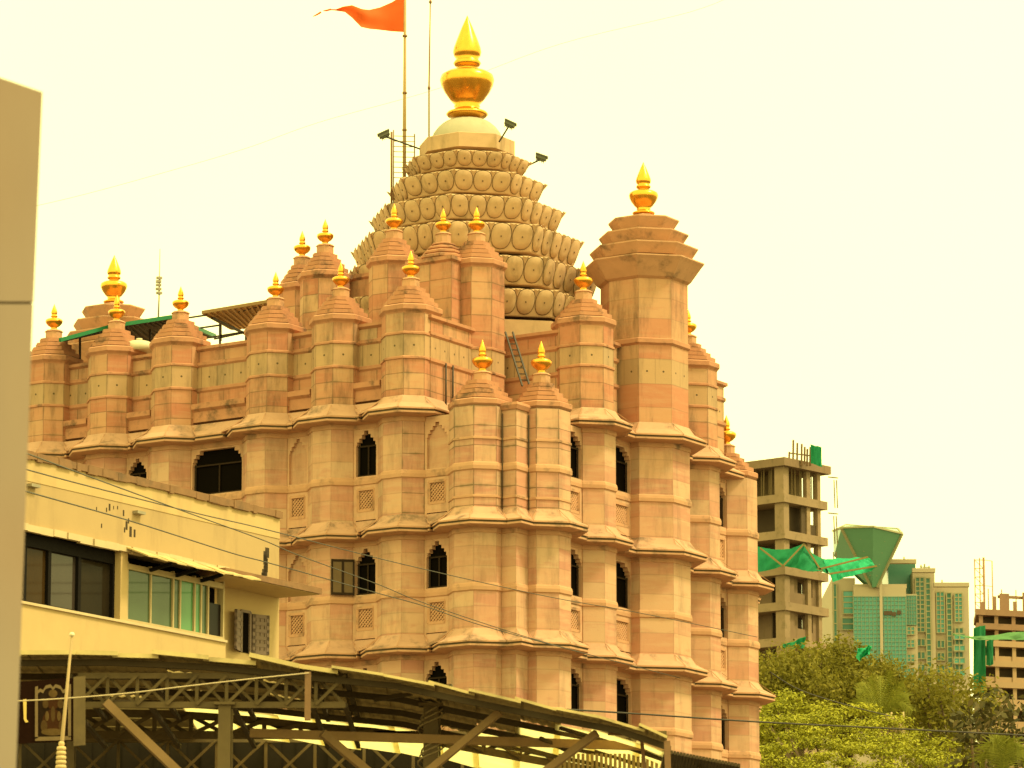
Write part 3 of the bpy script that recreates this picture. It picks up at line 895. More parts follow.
# lean-to roofs and awnings behind the left turrets
green_paint = plain('green_roof_edge', (0.012, 0.16, 0.062), .5, var=.2)
dark_sheet = plain('dark_roof_sheet', (0.055, 0.045, 0.032), .9, var=.3)  # one even dark tone for the whole sheet
def roof_slab(name, corners, th, mats, label, cat, group=None, posts=()):
    r = empty(name, corners[0], label, cat, group)
    L = r.location
    mb = MB(); cs = [Vector(c) - L for c in corners]
    up = Vector((0, 0, th))
    mb.loft([cs, [c + up for c in cs]], 0)
    # corrugation ribs on the underside
    for k in range(1, 12):
        a, b = cs[0].lerp(cs[1], k / 12), cs[3].lerp(cs[2], k / 12)
        mb.beam(a - Vector((0, 0, .03)), b - Vector((0, 0, .03)), .06, .05, 0)
    mb.build('roof_sheet', [mats[0]], r)
    mb = MB()
    for i in range(4):
        a, b = cs[i], cs[(i + 1) % 4]
        mb.beam(a + up * .5, b + up * .5, .08, th + .06)
    mb.build('edge_trim', [mats[1]], r)
    if posts:
        for a, b in posts:
            mb = MB(); mb.beam(Vector(a) - L, Vector(b) - L, .07); mb.build('post', M['iron'], r)
    return r
roof_slab('lean_to_roof', [at(60, 341, 139), at(112, 327, 140), at(170, 320, 146), at(98, 332, 150)][::1], .06, (dark_sheet, green_paint),
          'dark lean-to roof with green edge behind the leftmost turrets, under the far stepped tower', 'roof', None, [(at(80, 338, 142), at(80, 390, 142))])
roof_slab('terrace_roof', [at(112, 327, 140.5), at(171, 318, 141), at(215, 337, 147), at(120, 341, 150)], .06, (dark_sheet, green_paint),
          'dark terrace roof with bright green front edge between the second and third turrets from the left', 'roof', None, [(at(150, 326, 143), at(150, 380, 143))])
aw = roof_slab('steel_awning', [at(203, 313, 141), at(275, 301, 140), at(280, 323, 146), at(232, 329, 147)], .04, (plain('tan_roof_sheet', (0.40, 0.27, 0.12), .8, var=.15), plain('brown_sheet_edge', (0.26, 0.16, 0.07), .8)),
          'tilted tan sheet awning on dark steel frame beside the fourth turret', 'awning', None,
          [(at(220, 322, 144), at(220, 350, 144)), (at(246, 329, 145), at(246, 352, 145)), (at(212, 318, 142), at(248, 335, 145)), (at(260, 306, 141), at(235, 312, 142))])
# open railing
mb = MB()
for (x0, y0), (x1, y1) in (((187, 318), (207, 315)), ((200, 328), (221, 325)), ((221, 325), (221, 341)), ((188, 341), (250, 331)), ((214, 339), (252, 331))):
    mb.beam(at(x0, y0, 141.5), at(x1, y1, 141.5), .05)
o = mb.build('railing', M['iron']); tag(o, 'thin dark pipe railing on the terrace under the tan awning', 'railing')
mb = MB(); c = at(139, 352, 139.5); mb.lathe([(.5, 0), (.52, .12), (.48, .24), (.3, .32), (.0, .36)], 20, c)
mb.lathe([(.1, .35), (.1, .42), (.0, .43)], 10, c)
o = mb.build('water_tank', plain('cream_plastic', (0.55, 0.5, 0.35), .5)); tag(o, 'pale round water tank lid peeping between the second and third turrets from the left', 'water tank')
mb = MB(); mb.tube([at(158, 325, 146), at(159, 300, 146), at(160, 249, 146)], [.03, .028, .012], 6)
for y in (278, 281.5, 285, 289, 293):
    mb.box(at(158.8 + random.uniform(-.6, .6), y, 146), (.16, .12, .08), random.random())
o = mb.build('antenna_mast', steel); tag(o, 'thin antenna mast standing alone on the roof left of the tan awning', 'antenna')

# ================================================================== yellow building on the left
YEL = plain('yellow_limewash', (0.49, 0.345, 0.165), .9, var=.1, scale=1.2, dirt=.3, dirtcol=(0.27, 0.18, 0.1), streak=True)
OCH = plain('faded_ochre_wash', (0.41, 0.285, 0.145), .9, var=.1, scale=1.0, dirt=.35, dirtcol=(0.22, 0.15, 0.085), streak=True)
COP = plain('stained_coping', (0.22, 0.12, 0.06), .9, var=.35, scale=3, dirt=.6)
CRM = plain('cream_ledge', (0.52, 0.4, 0.24), .85, var=.15, scale=3)
Q1 = at(280, 512, 100.0)
vr = at(30, 452, 1.0) - Vector((0, 0, CAMZ)); Q0 = Vector((0, 0, CAMZ)) + vr * ((Q1.z - CAMZ) / vr.z)
FD = Vector((Q1.x - Q0.x, Q1.y - Q0.y, 0)).normalized(); FN = Vector((FD.y, -FD.x, 0))
def onF(x, y, off=0.0):
    """(along, height) of the facade point seen at photo pixel x, y; off = metres in front of the facade"""
    v = at(x, y, 1.0) - Vector((0, 0, CAMZ))
    o = Vector((0, 0, CAMZ)); P = Q1 + FN * off
    p = o + v * ((P - o).dot(FN) / v.dot(FN))
    return (p - Q1).dot(FD), p.z
yb = empty('yellow_building', (Q1.x, Q1.y, 0), 'yellow limewashed house with dark and green glass windows in front of the temple at left', 'building')
YL = Vector((Q1.x, Q1.y, 0))
def fbox(mb, t0, t1, o0, o1, z0, z1, m=0):
    P = [FD * t + FN * o + Vector((0, 0, z)) for t in (t0, t1) for o in (o0, o1) for z in (z0, z1)]
    i = len(mb.v); mb.v.extend(tuple(p) for p in P)
    for q in ((0, 1, 3, 2), (4, 6, 7, 5), (0, 4, 5, 1), (2, 3, 7, 6), (0, 2, 6, 4), (1, 5, 7, 3)): mb.facei([i + k for k in q], m)
tL = -14.0
zpar = Q1.z
tB = onF(226, 610)[0]; tP0, tP1 = onF(120.5, 590)[0], onF(127.5, 590)[0]
zwt, zwb = onF(75, 543.5)[1], onF(75, 611.5)[1]           # dark window head and sill
zgt, zgb = onF(176, 571)[1], onF(176, 632)[1]
zslab = onF(270, 586)[1]
zmid = onF(150, 509)[1]
# walls: parapet band, upper wall, sill wall, pier, recessed lower wall
mb = MB()
fbox(mb, tL, 0, -6, 0, zmid, zpar - .14, 0)
fbox(mb, tL, 0, -6, -.012, zslab + .11, zmid, 1)
mb.build('wall', [YEL, OCH], yb)
mb = MB(); fbox(mb, tL - .05, .04, -6, .05, zpar - .14, zpar, 0)
for k in range(40):
    t = random.uniform(tL, 0); fbox(mb, t, t + random.uniform(.1, .5), -.05, .05 + random.uniform(.003, .02), zpar - .15 - random.uniform(0, .03), zpar - .02 + random.uniform(0, .04))
mb.build('coping', COP, yb)
mb = MB(); fbox(mb, tL, tB, -1.2, 0, 0, zwb - .0, 0); fbox(mb, tP0, tP1, -.2, -.003, zwb, zslab + .1, 0); fbox(mb, tL, tB, -1.2, -.6, zwb, zslab + .1, 1)
mb.build('bay_wall', [YEL, M['dark_room']], yb)
mb = MB(); fbox(mb, tB - 1.5, onF(279, 630, -.75)[0], -6, -.75, 0, zslab - .02, 0); mb.build('recessed_wall', [YEL], yb)
mb = MB()
for k in range(26):                                        # broken plaster ledge under the upper wall
    t0 = tL + (tB - tL) * k / 26; fbox(mb, t0, t0 + (tB - tL) / 26 - .01, -.02, .06 + random.uniform(0, .05), zwt + random.uniform(.01, .05), zwt + .16 + random.uniform(0, .03))
fbox(mb, tL, tB, -.05, .05, zwb - .05, zwb + .003)
mb.build('ledge', CRM, yb)
mb = MB(); fbox(mb, tB - .6, 1.15, -1.3, .38, zslab - .03, zslab + .1); mb.build('concrete_slab', COP, yb)
mb = MB(); fbox(mb, tB - .55, 1.1, -1.25, .33, zslab - .045, zslab - .032); mb.build('slab_soffit', YEL, yb)
# dark window: four panes in a black frame
dt0 = onF(22, 570)[0] - 1.0
BLK = plain('black_window_frame', (0.008, 0.006, 0.005), .8, spec=.1)
w = MB(); fbox(w, dt0, tP0, -.32, -.28, zwb, zwt + .1)
wo_ = w.build('window', M['dark_room'], yb)
fr = MB()
xs = [onF(x, 580)[0] for x in (31.5, 56, 86)]
for t in xs: fbox(fr, t - .05, t + .05, -.27, -.16, zwb, zwt)
fbox(fr, dt0, tP0, -.27, -.15, zwt - .22, zwt + .05); fbox(fr, dt0, tP0, -.27, -.15, zwb, zwb + .06); fbox(fr, tP0 - .06, tP0, -.27, -.15, zwb, zwt)
fr.build('frame', BLK, wo_)
def pane_mat(name, c, sp=.5):
    m, nt, b = newmat(name); n = noise(nt, .9, 3, (1, 1, .6))
    nt.links.new(mixc(nt, n, tuple(q * .6 for q in c), tuple(q * 1.3 for q in c)), b.inputs['Base Color'])
    b.inputs['Roughness'].default_value = .06; b.inputs['Specular IOR Level'].default_value = sp
    return m
for (ta, tb_), mt in zip(((dt0, xs[0] - .05), (xs[0] + .05, xs[1] - .05), (xs[1] + .05, xs[2] - .05), (xs[2] + .05, tP0 - .06)),
                        (M['dark_glass'], pane_mat('brown_pane', (.04, .022, .007), .08), pane_mat('grey_pane', (.04, .03, .024), .3), pane_mat('curtained_pane', (.022, .016, .009), .04))):
    p = MB(); fbox(p, ta, tb_, -.25, -.235, zwb + .06, zwt - .22); p.build('pane', mt, wo_)
# green glass window
GRN = pane_mat('green_glass', (0.06, 0.095, 0.045), .3); GRN2 = pane_mat('bright_green_glass', (0.08, 0.22, 0.085), .3)
w = MB(); fbox(w, tP1, tB, -.35, -.3, zgb, zslab); wo2 = w.build('window', M['dark_room'], yb)
fr = MB(); gx = [onF(x, 600)[0] for x in (130, 153.5, 176, 183, 197.5, 204, 211)]
fcol = plain('pale_window_frame', (0.42, 0.32, 0.17), .6)
for t in gx: fbox(fr, t - .025, t + .025, -.14, -.06, zgb, zgt)
fbox(fr, tP1, tB, -.16, -.05, zgt - .16, zgt - .04); fbox(fr, tP1, tB, -.2, -.03, zgb, zgb + .09); fbox(fr, tB - .05, tB, -.2, -.04, zgb, zgt)
fr.build('frame', fcol, wo2)
for k in range(6):
    p = MB(); fbox(p, gx[k] + .025, gx[k + 1] - .025, -.11 - .01 * (k % 2), -.095 - .01 * (k % 2), zgb + .09, zgt - .16)
    p.build('pane', GRN2 if k in (3, 4) else GRN, wo2)
p = MB(); fbox(p, gx[6] + .03, tB - .05, -.12, -.105, zgb + .09, zgt - .5); p.build('pane', M['dark_glass'], wo2)
# canvas awning with brackets above it
mb = MB(); ta, tb2 = tP1 - .15, tB + .42
za = zslab + .14
pts = [(ta + (tb2 - ta) * k / 12, za + random.uniform(-.015, .02)) for k in range(13)]
for k in range(12):
    (t0, z0), (t1, z1) = pts[k], pts[k + 1]
    c = [FD * t0 + FN * .0 + Vector((0, 0, z0)), FD * t1 + FN * .0 + Vector((0, 0, z1)), FD * t1 + FN * .62 + Vector((0, 0, z1 - .24 + random.uniform(-.02, .02))), FD * t0 + FN * .62 + Vector((0, 0, z0 - .24))]
    mb.loft([c, [q + Vector((0, 0, .03)) for q in c]], 0)
aw_ = mb.build('awning', plain('dirty_canvas', (0.50, 0.38, 0.18), .9, var=.25, scale=3, dirt=.4), yb)
mb = MB()
for x in (150, 176, 201):
    t = onF(x, 575)[0]
    mb = MB(); mb.beam(FD * t + FN * .0 + Vector((0, 0, za - .35)), FD * t + FN * .55 + Vector((0, 0, za - .25)), .07); mb.build('bracket', BLK, aw_)
# shuttered window in the recessed wall
st0, st1 = onF(240, 620, -.75)[0], onF(249, 620, -.75)[0]
sz0, sz1 = onF(240, 652, -.75)[1], onF(240, 612, -.75)[1]
mb = MB(); fbox(mb, st0, st1, -.8, -.735, sz0, sz1, 0); sw = mb.build('window', M['dark_room'], yb)
mb = MB()
for t in (st0, st1): fbox(mb, t - .04, t + .04, -.75, -.70, sz0, sz1 + .04)
fbox(mb, st0, st1, -.75, -.70, sz1, sz1 + .06); mb.build('frame', plain('mauve_paint', (0.20, 0.14, 0.11), .7), sw)
def leaf_shutter(t, sgn, ang):
    mb = MB(); W = .46; d = (FD * sgn * math.cos(ang) + FN * math.sin(ang))
    h = FD * t + FN * -.70
    n_ = d.cross(Vector((0, 0, 1)))
    for a, b in ((0, .08), (W - .08, W)): mb.beam(h + d * (a + b) / 2 + Vector((0, 0, sz0)), h + d * (a + b) / 2 + Vector((0, 0, sz1)), .08, .05, 0, n_)
    for k in range(6):
        z = sz0 + .04 + (sz1 - sz0 - .08) * k / 5; mb.beam(h + Vector((0, 0, z)), h + d * W + Vector((0, 0, z)), .05, .08)
    for k in range(3):
        mb.beam(h + d * (.08 + W * .25 * (k + .6)) + Vector((0, 0, sz0)), h + d * (.08 + W * .25 * (k + .6)) + Vector((0, 0, sz1)), .09, .03, 0, n_)
    mb.build('shutter', bpy.data.materials['mauve_paint'], yb)
leaf_shutter(st0 - .05, -1, R(20)); leaf_shutter(st1 + .05, 1, R(20))
# wall stains, pipe stubs and a broken bracket: flat marks of real soot and fixings
SOOT = plain('black_soot', (0.05, 0.035, 0.02), 1.0)
for x, y, r_ in ((107, 509, .05), (110, 506, .08), (124, 512, .07), (127, 524, .10), (131, 530, .12), (125, 529, .06), (135, 532, .09), (102, 525, .05), (118, 507, .04), (97, 508, .04), (114, 507, .04), (129, 520, .06)):
    t, z = onF(x, y)
    mb = MB(); fbox(mb, t - r_ * .35, t + r_ * .35, -.02, -.008, z - r_ * 1.2, z + r_ * .6); mb.build('soot_mark', SOOT, yb)
mb = MB()
for k in range(9):
    t, z = onF(265 + random.uniform(-2, 2), 552 + k * 3.6); fbox(mb, t - .05, t + .05 + random.uniform(0, .06), -.02, -.009, z - .12, z + .1)
mb.build('soot_streak', SOOT, yb)
for x, y, l in ((133, 512, .30), (27, 485, .3)):
    t, z = onF(x, y); mb = MB(); fbox(mb, t, t + l, -.01, .12, z - .03, z + .03); mb.build('pipe_stub', steel, yb)

# ================================================================== queue shed in the foreground: sheet roof on lattice trusses
OLV = plain('dusty_olive_steel', (0.125, 0.085, 0.036), .75, var=.4, scale=3, dirt=.4, dirtcol=(0.05, 0.035, 0.02))
OLD = plain('dark_olive_steel', (0.065, 0.044, 0.02), .8, var=.3, scale=3)
SHT = plain('dusty_roof_sheet', (0.34, 0.25, 0.11), .85, var=.3, scale=1.2, dirt=.5, dirtcol=(0.2, 0.13, 0.06))
SHU = plain('roof_sheet_edge', (0.24, 0.175, 0.07), .9, var=.35, scale=2)
def translucent_mat():
    m, nt, b = newmat('yellow_translucent_sheet')
    tr = N(nt, 'ShaderNodeBsdfTranslucent'); n = noise(nt, 1.5, 4)
    nt.links.new(mixc(nt, n, (0.75, 0.68, 0.45), (0.92, 0.88, 0.65)), tr.inputs['Color'])
    b.inputs['Base Color'].default_value = (.6, .5, .25, 1)
    mx = N(nt, 'ShaderNodeMixShader'); mx.inputs[0].default_value = .85
    out = [q for q in nt.nodes if q.type == 'OUTPUT_MATERIAL'][0]
    nt.links.new(b.outputs[0], mx.inputs[1]); nt.links.new(tr.outputs[0], mx.inputs[2]); nt.links.new(mx.outputs[0], out.inputs[0])
    return m
TRL = translucent_mat()
YF, YB2, YC = 52.0, 57.0, 60.2
sL = at(300, 1220, YF); sL.z = 0
shed = empty('queue_shed', (sL.x, sL.y, 0), 'long open steel shed with lattice trusses and dusty sheet roof below the temple', 'shed')
def S(x, y, Y): return at(x, y, Y) - Vector((sL.x, sL.y, 0))
prof = [(-60, 655), (20, 656), (110, 655.5), (205, 660), (255, 664.5), (310, 671), (395, 679), (450, 691), (505, 702), (560, 713), (620, 724), (667, 740)]
def prof_y(x):
    for (xa, ya), (xb, yb_) in zip(prof, prof[1:]):
        if xa <= x <= xb: return ya + (yb_ - ya) * (x - xa) / (xb - xa)
    return prof[-1][1]
def roof_pt(x, Y, dy=0.0):
    """roof surface: level front to back, following the front profile"""
    p = at(x, prof_y(x) + dy, YF); return Vector((p.x, Y, p.z)) - Vector((sL.x, sL.y, 0))
mb = MB(); tr_ = MB()
x = -60; k = 0
while x < 664:
    w_ = 43 + random.uniform(-6, 8); x2 = min(x + w_, 667)
    ov = 6
    lift = .012 + .02 * (k % 2) + random.uniform(0, .03)
    yf = YF + random.uniform(-.12, .12)
    ymid = YB2 if x < 420 else max(53.0, YB2 - (x - 420) * .03)
    a, b = roof_pt(x - ov, yf), roof_pt(x2, yf); c, d = roof_pt(x2, ymid), roof_pt(x - ov, ymid)
    dz = Vector((0, 0, lift)); sk = Vector((0, 0, random.uniform(-.03, .03)))
    a += dz + sk; b += dz * .2; c += dz * .2; d += dz
    n_ = 10                                             # corrugated underside: ribs run front to back
    top, bot = [], []
    for q in range(n_ + 1):
        z_ = Vector((0, 0, .018 * (q % 2)))
        top.append((a.lerp(b, q / n_) + z_, d.lerp(c, q / n_) + z_))
    for q in range(n_):
        (p0, p1), (p2, p3) = top[q], top[q + 1]
        if q == 0:
            g0 = random.uniform(.3, .5); g1 = random.uniform(.62, .85)
            spans = ((0, g0), (g0 + .035, g1), (g1 + .04, 1)) if 60 < x < 330 else ((0, 1),)
        for s0, s1 in spans:
            c4 = (p0.lerp(p1, s0), p2.lerp(p3, s0), p2.lerp(p3, s1), p0.lerp(p1, s1))
            mb.loft([list(c4), [p + Vector((0, 0, .02)) for p in c4]], 0)
    mb.beam(a + Vector((0, -.012, .02)), b + Vector((0, -.012, .02)), .02, .05 if x < 310 else .03, 1)
    if x > 150:
        a2, b2 = Vector(d) + Vector((0, .02, -.05)), Vector(c) + Vector((0, .02, -.05))
        back = YC - ymid
        c2, d2 = b2 + Vector((0, back, 0)), a2 + Vector((0, back, 0))
        tr_.loft([[a2, b2, c2, d2], [q_ + Vector((0, 0, .012)) for q_ in (a2, b2, c2, d2)]], 0)
    x = x2; k += 1
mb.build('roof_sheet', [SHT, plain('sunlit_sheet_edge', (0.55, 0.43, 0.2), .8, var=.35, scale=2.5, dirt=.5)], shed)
tr_.build('translucent_sheet', [TRL], shed)
# slits of light in the old left part of the roof: separate strips of translucent sheet between dark boards
mb = MB()
for k in range(9):
    Y0 = YB2 + .1 + k * .36
    xa = -60
    a, b = roof_pt(-60, Y0), roof_pt(150, Y0); h = Vector((0, .28 + .06 * (k % 3), 0))
    mb.loft([[a, b, b + h, a + h], [q_ + Vector((0, 0, .03)) for q_ in (a, b, b + h, a + h)]], 0)
mb.build('roof_board', [SHU], shed)
# purlins under the roof
for Y0 in (YF + .25, YF + 1.6, YF + 3.1, YF + 4.4):
    mb = MB()
    for (xa, _), (xb, _) in zip(prof, prof[1:]):
        mb.beam(roof_pt(xa, Y0) - Vector((0, 0, .05)), roof_pt(xb, Y0) - Vector((0, 0, .05)), .06, .07)
    mb.build('purlin', OLD, shed)
def truss(x0, x1, Y, zt, zb, n, w=.055, mat=OLV, slope=None):
    """parallel-chord lattice truss between photo columns x0..x1 at distance Y; zt, zb chord heights"""
    mb = MB()
    X0, X1 = S(x0, 800, Y).x, S(x1, 800, Y).x; yy = Y - sL.y
    P = lambda u, z: Vector((X0 + (X1 - X0) * u, yy, z))
    top = lambda u: zt if slope is None else min(zt, slope(x0 + (x1 - x0) * u) - .1)
    for k in range(n):
        u0, u1 = k / n, (k + 1) / n
        mb.beam(P(u0, top(u0)), P(u1, top(u1)), w * 1.3, w * 1.5)
        mb.beam(P(u0, zb), P(u1, zb), w * 1.3, w * 1.6)
        mb.beam(P(u0, top(u0)) + Vector((0, .05, 0)), P(u1, zb) + Vector((0, .05, 0)), w * .8, w * .8)
        mb.beam(P(u0, zb) + Vector((0, -.05, 0)), P(u1, top(u1)) + Vector((0, -.05, 0)), w * .8, w * .8)
        mb.beam(P(u0, top(u0)), P(u0, zb), w * .9, w * .9)
    mb.build('truss', mat, shed)
zr = roof_pt(200, YF).z
rz_at = lambda x: roof_pt(max(-60, min(667, x)), YF).z
zc_t, zc_b = S(200, 676, YF + .3).z, S(200, 705, YF + .3).z
truss(76, 345, YF + .3, zc_t, zc_b, 9, .044)
truss(-30, 667, YB2, zr - .07, S(200, 735, YB2).z, 19, .06, OLV, rz_at)
zq = S(300, 740, YC + .2).z
truss(-30, 610, YC + .2, zq, zq - .62, 13, .045, OLV)
# cross ties front to back
mb = MB()
for x in (70, 150, 232, 312, 345):
    mb = MB(); a = S(x, 705, YF + .3); mb.beam(a, Vector((a.x, YB2 - sL.y, a.z)), .05)
    mb.build('cross_tie', OLD, shed)
    mb = MB(); a2 = Vector((a.x, a.y, zc_t)); mb.beam(a2, Vector((a.x, YB2 - sL.y, zc_t)), .05)
    mb.build('cross_tie', OLD, shed)
# posts
for x, w_, Y, y0 in ((225, 14, YF + .3, 705), (431, 17, YF + 1.6, 706), (72, 9, YF + 1.2, 676), (308, 6, YF - .05, 672)):
    p = S(x, y0, Y); mb = MB()
    ww = w_ / 88
    if x == 308: mb.beam((p.x, p.y, p.z), (p.x, p.y, p.z - .55), ww, ww)
    else:
        mb.beam((p.x, p.y, 0), (p.x, p.y, p.z), ww, ww * .9); mb.box((p.x, p.y, p.z + .01), (ww * 1.5, ww * 1.5, .03)); mb.box((p.x + ww * .53, p.y, p.z / 2), (ww * .12, ww * .4, p.z - .1))
    mb.build('post', OLV if x != 308 else rust, shed)
# diagonal props
for (xa, ya), (xb, yb_), w_, Y in (((105, 702), (178, 772), .12, YF + .15), ((322, 733), (372, 775), .11, YF + 1.0), ((500, 712), (420, 778), .10, YF + .6), ((597, 733), (536, 778), .10, YF + .6), ((452, 686), (374, 700), .06, YF + 1.2), ((560, 728), (595, 738), .05, YF + 1.0), ((540, 738), (570, 752), .05, YF + 1.4)):
    mb = MB(); mb.beam(S(xa, ya, Y), S(xb, yb_, Y + .2), w_, w_ * .8); mb.build('brace', plain('brown_steel_brace', (0.23, 0.14, 0.06), .75, var=.3, scale=3) if w_ > .09 else OLD, shed)
# beam lying below the lattice on the right, dark cladding at the back, end frame
mb = MB(); a, b = S(250, 733, YF + 1.5), S(668, 747, YF + 1.5); mb.beam(a, b, .09, .10); mb.build('edge_beam', plain('brown_channel', (0.30, 0.18, 0.075), .7, var=.3), shed)
mb = MB()
xx = S(-60, 800, 61.0).x
while xx < S(630, 800, 61.0).x:
    mb.box((xx, 61.0 - sL.y + random.uniform(-.02, .02), 4.0), (.22, .03, 8.0 + random.uniform(-.05, .03)), 0); xx += .21
mb.build('back_cladding', plain('dark_interior_cladding', (0.022, 0.016, 0.009), .9, var=.4, spec=.1, scale=2), shed)  # near-black tone stands in for the dark shed interior
mb = MB()
c = [S(608, 733, YF + .8), S(641, 733.5, YF + .8), S(669, 748, YF + .8), S(664, 754, YF + 1.6)]
for p, q in zip(c, c[1:]): mb.beam(p, q, .05)
mb.build('end_frame', rust, shed); mb = MB(); mb.beam(S(667, 741, YF), S(668, 772, YF), .07); mb.build('post', rust, shed); mb = MB(); mb.beam(S(641, 733.5, YF + .8), S(645, 772, YF + .8), .04)
mb.build('post', rust, shed)
mb = MB()
for k in range(22):
    x0_ = S(560 + k * 4.6, 760, YF + 2.4); mb.box((x0_.x, x0_.y, x0_.z - .2), (.03, .03, .55), .2)
mb.build('side_netting', plain('tan_netting', (0.30, 0.22, 0.11), .9), shed)
# ropes coiled round the second post
mb = MB(); p = S(431, 768, YF + 1.6)
for k in range(3):
    pts = [(p.x + (.115 + .02 * k) * math.cos(t * .55 + k), p.y + .11 * math.sin(t * .55 + k), p.z - .4 + t * .034) for t in range(38)]
    mb.tube(pts, .012, 5)
mb.build('rope', plain('jute_rope', (0.27, 0.2, 0.1), .95), shed)
# small low roof at the far right end of the shed
lr = empty('side_roof', at(700, 765, 58), 'small dark corrugated roof at the foot of the temple, right of the shed', 'roof')
mb = MB(); L0 = lr.location
for k in range(24):
    xa, xb = 664 + k * 3.2, 664 + (k + 1) * 3.2 - .5
    a, b = at(xa, 752.5 + k * .62, 58) - L0, at(xb, 752.9 + k * .62, 58) - L0
    d_ = Vector((0, 3.0, -.2)); mb.loft([[a, b, b + d_, a + d_], [q_ + Vector((0, 0, .045)) for q_ in (a, b, b + d_, a + d_)]], 0)
mb.build('roof_sheet', OLD, lr)
for k, x in enumerate((668, 700, 735)):
    mb = MB(); p = at(x, 753 + (x - 664) * .19, 58.5) - L0; mb.beam((p.x, p.y, -L0.z), p - Vector((0, 0, .03)), .06); mb.build('post', OLD, lr)

# signboard with a framed devotional picture
sb = empty('signboard', at(46, 712, 51.6), 'dark maroon signboard with a gold framed devotional picture hanging under the shed at left', 'sign')
mb = MB()
def sp(x, y, o=0.0): return at(x, y, 51.6 + o) - sb.location
def spoly(mb, pts, o, th, m): mb.loft([[sp(x, y, o) for x, y in pts], [sp(x, y, o - th) for x, y in pts]], m)
spoly(mb, [(14, 682), (73, 678), (73, 741), (14, 744)], 0, .05, 0)
mb.build('board', plain('maroon_board', (0.014, 0.005, 0.0025), .95, var=.2, spec=.05), sb)
mb = MB(); GLD = plain('old_gold_paint', (0.15, 0.095, 0.04), .5, var=.3, scale=14)
for seg in ([(35, 687), (38, 686), (38, 738), (35, 739)], [(68, 684), (71, 684), (71, 737), (68, 737)], [(35, 737), (71, 736), (71, 740), (35, 741)]):
    spoly(mb, seg, -.05, .012, 0)
arch = [(38 + 30 * k / 12, 690 - 6 * math.sin(PI * k / 12) + (3 if k % 4 == 2 else 0)) for k in range(13)]
for (xa, ya), (xb, yb_) in zip(arch, arch[1:]): spoly(mb, [(xa, ya), (xb, yb_), (xb, yb_ + 3.4), (xa, ya + 3.4)], -.05, .012, 0)
mb.build('picture_frame', GLD, sb)
mb = MB()
spoly(mb, [(39, 691), (53, 688), (67, 690), (67, 736), (39, 737)], -.05, .004, 0)
for cx, cy, rx, ry, m in ((53, 722, 11, 13, 1), (53, 703, 6.5, 6.5, 1), (45.5, 704, 3, 4.5, 2), (60.5, 704, 3, 4.5, 2), (53, 693.5, 4.5, 4, 3), (53, 714, 2.2, 8, 2), (44, 726, 3.4, 6, 2), (62, 726, 3.4, 6, 2), (53, 732, 12, 3.6, 3), (47, 716, 2, 5, 3), (59, 716, 2, 5, 3)):
    spoly(mb, [(cx + rx * math.cos(2 * PI * k / 14), cy + ry * math.sin(2 * PI * k / 14)) for k in range(14)], -.054, .004 + .002 * m, m)
mb.build('picture', [plain('picture_ground', (0.02, 0.011, 0.006), .9, spec=.05, scale=20, var=.4), plain('vermilion_paint', (0.045, 0.018, 0.007), .9, spec=.05, scale=30, var=.4), plain('ochre_paint', (0.07, 0.04, 0.015), .9, spec=.05, scale=25, var=.4), plain('yellow_paint', (0.10, 0.06, 0.022), .9, spec=.05, scale=25, var=.4)], sb)
mb = MB()
spoly(mb, [(23, 699.5), (26.5, 699), (26.5, 719), (28.5, 722), (25.5, 722.5), (23.8, 719.5)], -.05, .01, 0)
mb.build('letter', plain('yellow_letter_paint', (0.62, 0.43, 0.12), .6), sb)
mb = MB(); spoly(mb, [(73.5, 677), (85.5, 676), (85.5, 745), (73.5, 746)], .02, .08, 0)
mb.build('side_post', OLV, sb)
# thin pole with a rope-wound foot in front of the sign
po_ = empty('rope_wound_pole', at(61, 1000, 50), 'thin pale pole with small white cap and rope-wound foot before the maroon signboard', 'pole')
L0 = po_.location; L0.z = 0; po_.location = L0
mb = MB(); mb.tube([at(60, 900, 50) - L0, at(62, 742, 50) - L0, at(72, 635, 50) - L0], [.024, .022, .013], 8); mb.build('shaft', plain('pale_bamboo', (0.36, 0.25, 0.12), .7, var=.2, scale=10), po_)
mb = MB(); mb.lathe([(.0, -.02), (.026, -.012), (.03, .008), (.02, .026), (.0, .032)], 12, at(72, 635, 50) - L0); mb.build('cap', plain('white_plastic_cap', (0.7, 0.6, 0.4), .5), po_)
mb = MB()
for k in range(12):
    c = at(61.5 - k * .12, 744 + k * 4.6, 50) - L0; rr = .045 + .002 * k if k else .03
    mb.lathe([(.02, -.028), (rr, -.02), (rr * 1.12, 0), (rr, .02), (.02, .028)], 14, c)
mb.build('rope_winding', plain('cream_rope', (0.55, 0.4, 0.2), .9), po_)

# ================================================================== grey pillar at the left edge of the picture
pl = empty('grey_pillar', (0, 0, 0), 'blurred grey concrete pillar standing close at the left edge of the picture', 'pillar')
YP = 17.0
gp, nt, b = newmat('weathered_grey_concrete')
n1 = noise(nt, 2.4, 6, (1.6, 1, .5)); n2 = noise(nt, .35, 3, (1, 1, 1), .5, (0, 0, 4))
nt.links.new(mixc(nt, sstep(nt, n2, .35, .65), mixc(nt, n1, (0.27, 0.175, 0.125), (0.34, 0.225, 0.16)), mixc(nt, n1, (0.29, 0.225, 0.19), (0.34, 0.265, 0.215))), b.inputs['Base Color'])
b.inputs['Roughness'].default_value = .9
mb = MB()
tr0 = at(42.5, 92, YP); tl0 = at(-60, 57, YP); br0 = at(15, 800, YP); foot = Vector((br0.x - .11, YP, 0))
def pring(r, l): return [(l.x, l.y, l.z), (r.x, r.y, r.z), (r.x - .12, r.y + .45, r.z), (l.x, l.y + .45, l.z)]
sm = at(33.5, 301, YP); sm2 = at(33, 304, YP)
